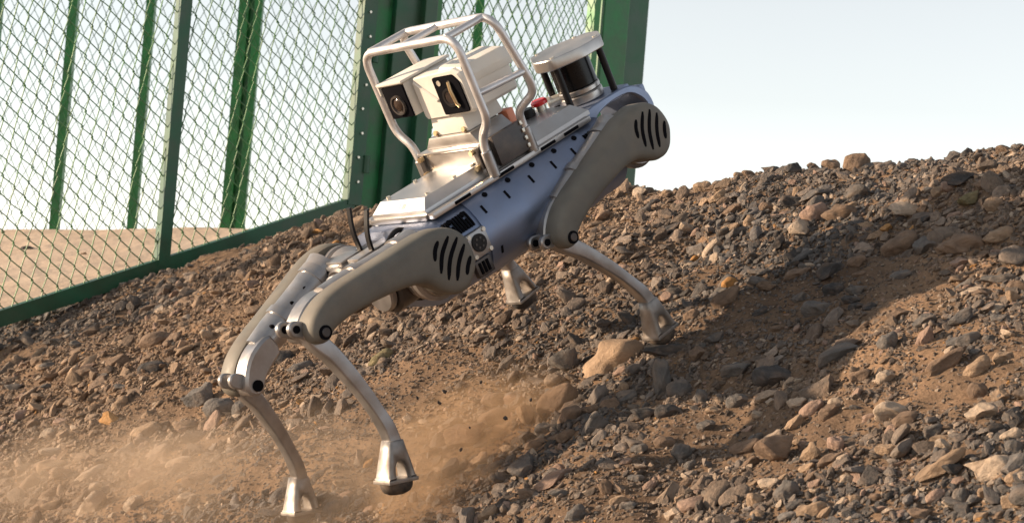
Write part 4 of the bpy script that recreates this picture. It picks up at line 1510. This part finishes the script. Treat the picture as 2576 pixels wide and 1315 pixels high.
sets = [scatter(1300, 0.030, 0.066, 2.0, (-1.15, 1.45), (-1.9, 4.1)),
        scatter(17000, 0.015, 0.034, 1.7, (-1.15, 1.45), (-1.9, 4.1)),
        scatter(95000, 0.008, 0.018, 1.3, (-1.15, 1.45), (-1.9, 4.1)),
        scatter(110000, 0.004, 0.009, 1.0, (-1.0, 1.40), (-1.8, 2.6)),
        scatter(5000, 0.02, 0.07, 1.6, (-3.2, 1.5), (-4.5, 5.0))]
gx, gy, gs = (np.concatenate([q[i] for q in sets]) for i in range(3))
# gravel gathers in drifts; bare earth shows between
dens = 1.5 * vnoise(gx * 2.1 + 5, gy * 2.1, 21) + 0.9 * vnoise(gx * 5.3, gy * 5.3, 22) + 0.5 * vnoise(gx * 14, gy * 14, 23) + 0.40
dens = dens - 0.38 * np.exp(-((gx + 0.62) ** 2 / 0.22 + (gy - 0.75) ** 2 / 0.8)) - 0.30 * np.exp(-((gx + 0.28) ** 2 / 0.05 + (gy - 0.02) ** 2 / 0.06))
dens = dens - 0.30 * np.clip((gy - 0.4) / 1.2, 0, 1) * (gs < 0.035)
keep = ((dens + rg.uniform(-0.22, 0.30, len(gx)) > 0.02) | ((gs < 0.011) & (dens + rg.uniform(-0.2, 1.1, len(gx)) > 0.0))) & (gx < crest(gy) + 0.35)
fine = gs < 0.03
for fx, fy, sz in placed:                                             # keep clear of the larger stones
    dd = (gx - fx) ** 2 + (gy - fy) ** 2
    keep &= ~((dd < (0.30 * sz) ** 2) & (gs > 0.25 * sz))
gx, gy, gs = gx[keep], gy[keep], gs[keep]
n = len(gx)
asp = rg.uniform(0.42, 0.85, (n, 2))
scl = np.stack([gs * 1.15, gs * asp[:, 0] * 1.15, gs * asp[:, 1] * 0.72], 1)
hz = slope_h(gx, gy) + scl[:, 2] * rg.uniform(-0.05, 0.42, n)
pts = l2w(np.stack([gx, gy, GROUND + hz], 1))
base_rot = Matrix([list(r) for r in RW])
rot = np.zeros((n, 3))
ea_, eb_, ec_ = rg.normal(0, 0.42, n), rg.normal(0.12, 0.42, n), rg.normal(0.15, 0.75, n) + math.pi * rg.randint(0, 2, n)
for i in range(n):
    e = (base_rot @ Euler((ea_[i], eb_[i], ec_[i])).to_matrix()).to_euler()
    rot[i] = e[:]
pal = np.array([PAL['grey'], PAL['dark'], PAL['brown'], PAL['brown'], PAL['tan'], PAL['pink'], PAL['pale'], PAL['orange'], PAL['olive']])
zone = vnoise(gx * 1.3 + 7, gy * 1.3 + 3, 31) + 0.5 * vnoise(gx * 4, gy * 4, 32)
pr_a = np.array([0.27, 0.22, 0.22, 0.10, 0.08, 0.05, 0.03, 0.01, 0.02])
pr_b = np.array([0.12, 0.06, 0.22, 0.14, 0.22, 0.13, 0.07, 0.025, 0.015])
tt = np.clip(rg.normal(0.5, 0.28, n), 0, 1)[:, None]
zz_ = np.clip(0.60 + 0.25 * np.clip(0.6 - gy, -0.6, 0.6) + 1.2 * zone + rg.normal(0, 0.12, n), 0, 1)[:, None]     # greyer drifts against browner ones
lo_ = np.array(PAL['dark']) * (1 - tt) + np.array(PAL['grey']) * 1.15 * tt
hi_ = np.array(PAL['brown']) * (1 - tt) + np.array(PAL['tan']) * 0.95 * tt
col = (lo_ * zz_ + hi_ * (1 - zz_)) * np.exp(rg.normal(0, 0.22, (n, 1)))
sp_ = rg.rand(n)
for k0, k1, nm in ((0.0, 0.05, 'pale'), (0.05, 0.10, 'pink'), (0.10, 0.105, 'orange')):
    q_ = (sp_ >= k0) & (sp_ < k1)
    col[q_] = np.array(PAL[nm])
me = bpy.data.meshes.new('gravel')
me.from_pydata(pts.tolist(), [], [])
for nm, tp, arr in (('rot', 'FLOAT_VECTOR', rot), ('scl', 'FLOAT_VECTOR', scl)):
    at_ = me.attributes.new(nm, tp, 'POINT')
    at_.data.foreach_set('vector', arr.astype(np.float32).ravel())
at_ = me.attributes.new('col', 'FLOAT_COLOR', 'POINT')
at_.data.foreach_set('color', np.hstack([col, np.ones((n, 1))]).astype(np.float32).ravel())
at_ = me.attributes.new('idx', 'INT', 'POINT')
at_.data.foreach_set('value', rg.randint(0, 12, n).astype(np.int32))
me.materials.append(M['gravel'])
gravel = bpy.data.objects.new('gravel', me)
COL.objects.link(gravel)
ng = bpy.data.node_groups.new('gravel_scatter', 'GeometryNodeTree')
ng.interface.new_socket('Geometry', in_out='INPUT', socket_type='NodeSocketGeometry')
ng.interface.new_socket('Geometry', in_out='OUTPUT', socket_type='NodeSocketGeometry')
gi, go = ng.nodes.new('NodeGroupInput'), ng.nodes.new('NodeGroupOutput')
iop = ng.nodes.new('GeometryNodeInstanceOnPoints')
ci = ng.nodes.new('GeometryNodeCollectionInfo')
ci.inputs['Collection'].default_value = lib
ci.inputs['Separate Children'].default_value = True
ci.inputs['Reset Children'].default_value = True
iop.inputs['Pick Instance'].default_value = True


def named(nm, tp):
    a = ng.nodes.new('GeometryNodeInputNamedAttribute')
    a.data_type = tp
    a.inputs['Name'].default_value = nm
    return [o for o in a.outputs if o.enabled and o.name == 'Attribute'][0]


e2r = ng.nodes.new('FunctionNodeEulerToRotation')
ng.links.new(named('rot', 'FLOAT_VECTOR'), e2r.inputs[0])
ng.links.new(gi.outputs[0], iop.inputs['Points'])
ng.links.new(ci.outputs[0], iop.inputs['Instance'])
ng.links.new(named('idx', 'INT'), iop.inputs['Instance Index'])
ng.links.new(e2r.outputs[0], iop.inputs['Rotation'])
ng.links.new(named('scl', 'FLOAT_VECTOR'), iop.inputs['Scale'])
ng.links.new(iop.outputs[0], go.inputs[0])
md = gravel.modifiers.new('scatter', 'NODES')
md.node_group = ng
tag(gravel, 'loose grey and brown gravel covering the slope', 'gravel', kind='stuff')

# odd stones lying on the sand behind the gate
for u, v, w, h, colr, lab in ((66, 626, 40, 10, 'dark', 'dark sliver of stone lying on the sand behind the gate'), (262, 775, 34, 11, 'brown', 'brown clod on the sand just above the gate rail'),
                              (575, 655, 30, 9, 'brown', 'brown chip on the sand right of the gate upright'), (210, 640, 16, 8, 'tan', 'tiny tan pebble on the sand between the far posts'), (330, 700, 14, 7, 'grey', 'tiny grey pebble on the sand left of the gate upright')):
    d_ = ray(u, v)
    ss = np.linspace(7.2, 11.4, 900)
    q = CAM[None, :] + ss[:, None] * d_[None, :]
    g_ = q[:, 2] - sand_z(q[:, 0], q[:, 1])
    k = int(np.nonzero(g_ < 0)[0][0]) if (g_ < 0).any() else int(np.argmin(g_))
    o = bpy.data.objects.new('stone', rs.choice(HERO['slab']))
    COL.objects.link(o)
    wm, hm = w * ss[k] / FOC, h * ss[k] / FOC
    o.matrix_world = Matrix.Translation(q[k]) @ Euler((0.1, -0.12, 0.3)).to_matrix().to_4x4() @ Matrix.Diagonal((wm, wm * 0.6, hm * 1.6, 1))
    o.color = (*PAL[colr], 1)
    tag(o, lab, 'stone', 'stones on the sand behind the gate')

# pebbles thrown up by the hind feet
for i, (u, v, r_) in enumerate([(1118, 985, 7), (1105, 1012, 6), (1050, 1000, 5), (1272, 1052, 7), (1335, 1005, 5), (985, 1058, 5), (1160, 1130, 6), (1210, 960, 5), (1182, 1075, 4)]):
    P = at(u, v, 3.85)
    o = bpy.data.objects.new('flying_pebble', HERO['block'][i % 4])
    COL.objects.link(o)
    s = r_ * 2 * 3.85 / FOC
    o.matrix_world = Matrix.Translation(P) @ Euler((i, 2 * i, 3 * i)).to_matrix().to_4x4() @ Matrix.Diagonal((s, s * .7, s * .8, 1))
    o.color = (*PAL['dark'], 1)
    tag(o, ['largest dark pebble flying in the dust right of the near hind calf', 'dark pebble flying just below the largest flying pebble', 'dark fleck flying closest to the near hind calf', 'dark pebble flying far right near the brown boulders', 'small fleck flying at the right tip of the dust plume', 'dark fleck flying left of the near hind calf', 'dark pebble flying low between hind foot and large brown rock', 'small fleck flying at the top of the dust plume', 'tiniest fleck flying in the middle of the dust plume'][i], 'pebble', 'pebbles flying in the dust')

# ------------------------------------------------------------------ dust kicked up by the hind feet
mt, nt, b = new_mat('dust')
N, Lk = nt.nodes, nt.links
N.remove(b)
out = [q for q in N if q.type == 'OUTPUT_MATERIAL'][0]
pv = N.new('ShaderNodeVolumePrincipled')
pv.inputs['Color'].default_value = (0.80, 0.62, 0.46, 1)
pv.inputs['Anisotropy'].default_value = 0.2
tc = N.new('ShaderNodeTexCoord')
nz = N.new('ShaderNodeTexNoise')
nz.inputs['Scale'].default_value = 2.6
nz.inputs['Detail'].default_value = 4
nz.inputs['Distortion'].default_value = 0.6
Lk.new(tc.outputs['Object'], nz.inputs['Vector'])
r1 = N.new('ShaderNodeMapRange')
r1.inputs['From Min'].default_value, r1.inputs['From Max'].default_value = 0.34, 0.72
Lk.new(nz.outputs['Fac'], r1.inputs['Value'])
ln = N.new('ShaderNodeVectorMath')
ln.operation = 'LENGTH'
Lk.new(tc.outputs['Object'], ln.inputs[0])
r2 = N.new('ShaderNodeMapRange')
r2.interpolation_type = 'SMOOTHSTEP'
r2.inputs['From Min'].default_value, r2.inputs['From Max'].default_value = 0.25, 0.98
r2.inputs['To Min'].default_value, r2.inputs['To Max'].default_value = 1, 0
Lk.new(ln.outputs['Value'], r2.inputs['Value'])
mu = N.new('ShaderNodeMath')
mu.operation = 'MULTIPLY'
Lk.new(r1.outputs[0], mu.inputs[0])
Lk.new(r2.outputs[0], mu.inputs[1])
m3 = N.new('ShaderNodeMath')
m3.operation = 'MULTIPLY'
m3.inputs[1].default_value = 2.8
Lk.new(mu.outputs[0], m3.inputs[0])
Lk.new(m3.outputs[0], pv.inputs['Density'])
Lk.new(pv.outputs[0], out.inputs['Volume'])
b2 = bmesh.new()
bmesh.ops.create_icosphere(b2, subdivisions=3, radius=1.0)
me = bpy.data.meshes.new('dust_cloud')
b2.to_mesh(me)
b2.free()
me.materials.append(mt)
dense = mt.copy()
dense.name = 'dust_dense'
for q in dense.node_tree.nodes:
    if q.type == 'PRINCIPLED_VOLUME':
        q.inputs['Color'].default_value = (0.78, 0.54, 0.34, 1)
    if q.type == 'TEX_NOISE':
        q.inputs['Scale'].default_value = 3.6
        q.inputs['Detail'].default_value = 7
        q.inputs['Distortion'].default_value = 1.2
    if q.type == 'MATH' and not q.inputs[1].is_linked:
        q.inputs[1].default_value = 8.0
me_dense = me.copy()
me_dense.materials.clear()
me_dense.materials.append(dense)
for loc, sc, lab in (((-0.62, 0.45, GROUND + 0.02), (0.45, 0.95, 0.22), 'thin tan dust drifting round the hind feet'),
                     ((-0.72, 1.15, GROUND + 0.02), (0.42, 0.80, 0.26), 'golden dust haze over the lower left of the slope'),
                     ((-0.33, -0.02, GROUND + 0.03), (0.34, 0.26, 0.17), 'sandy orange dust plume kicked up right of the near hind calf'),
                     ((-0.58, -0.10, GROUND + 0.02), (0.13, 0.13, 0.12), 'thick brown dust puff right under the near hind foot')):
    o = bpy.data.objects.new('dust_cloud', me_dense if 'plume' in lab or 'puff' in lab else me)
    COL.objects.link(o)
    M4 = Matrix([list(r) for r in RW]).to_4x4() @ Matrix.Diagonal((*sc, 1))
    M4.translation = Vector(l2w(loc))
    o.matrix_world = M4
    tag(o, lab, 'dust', kind='stuff')
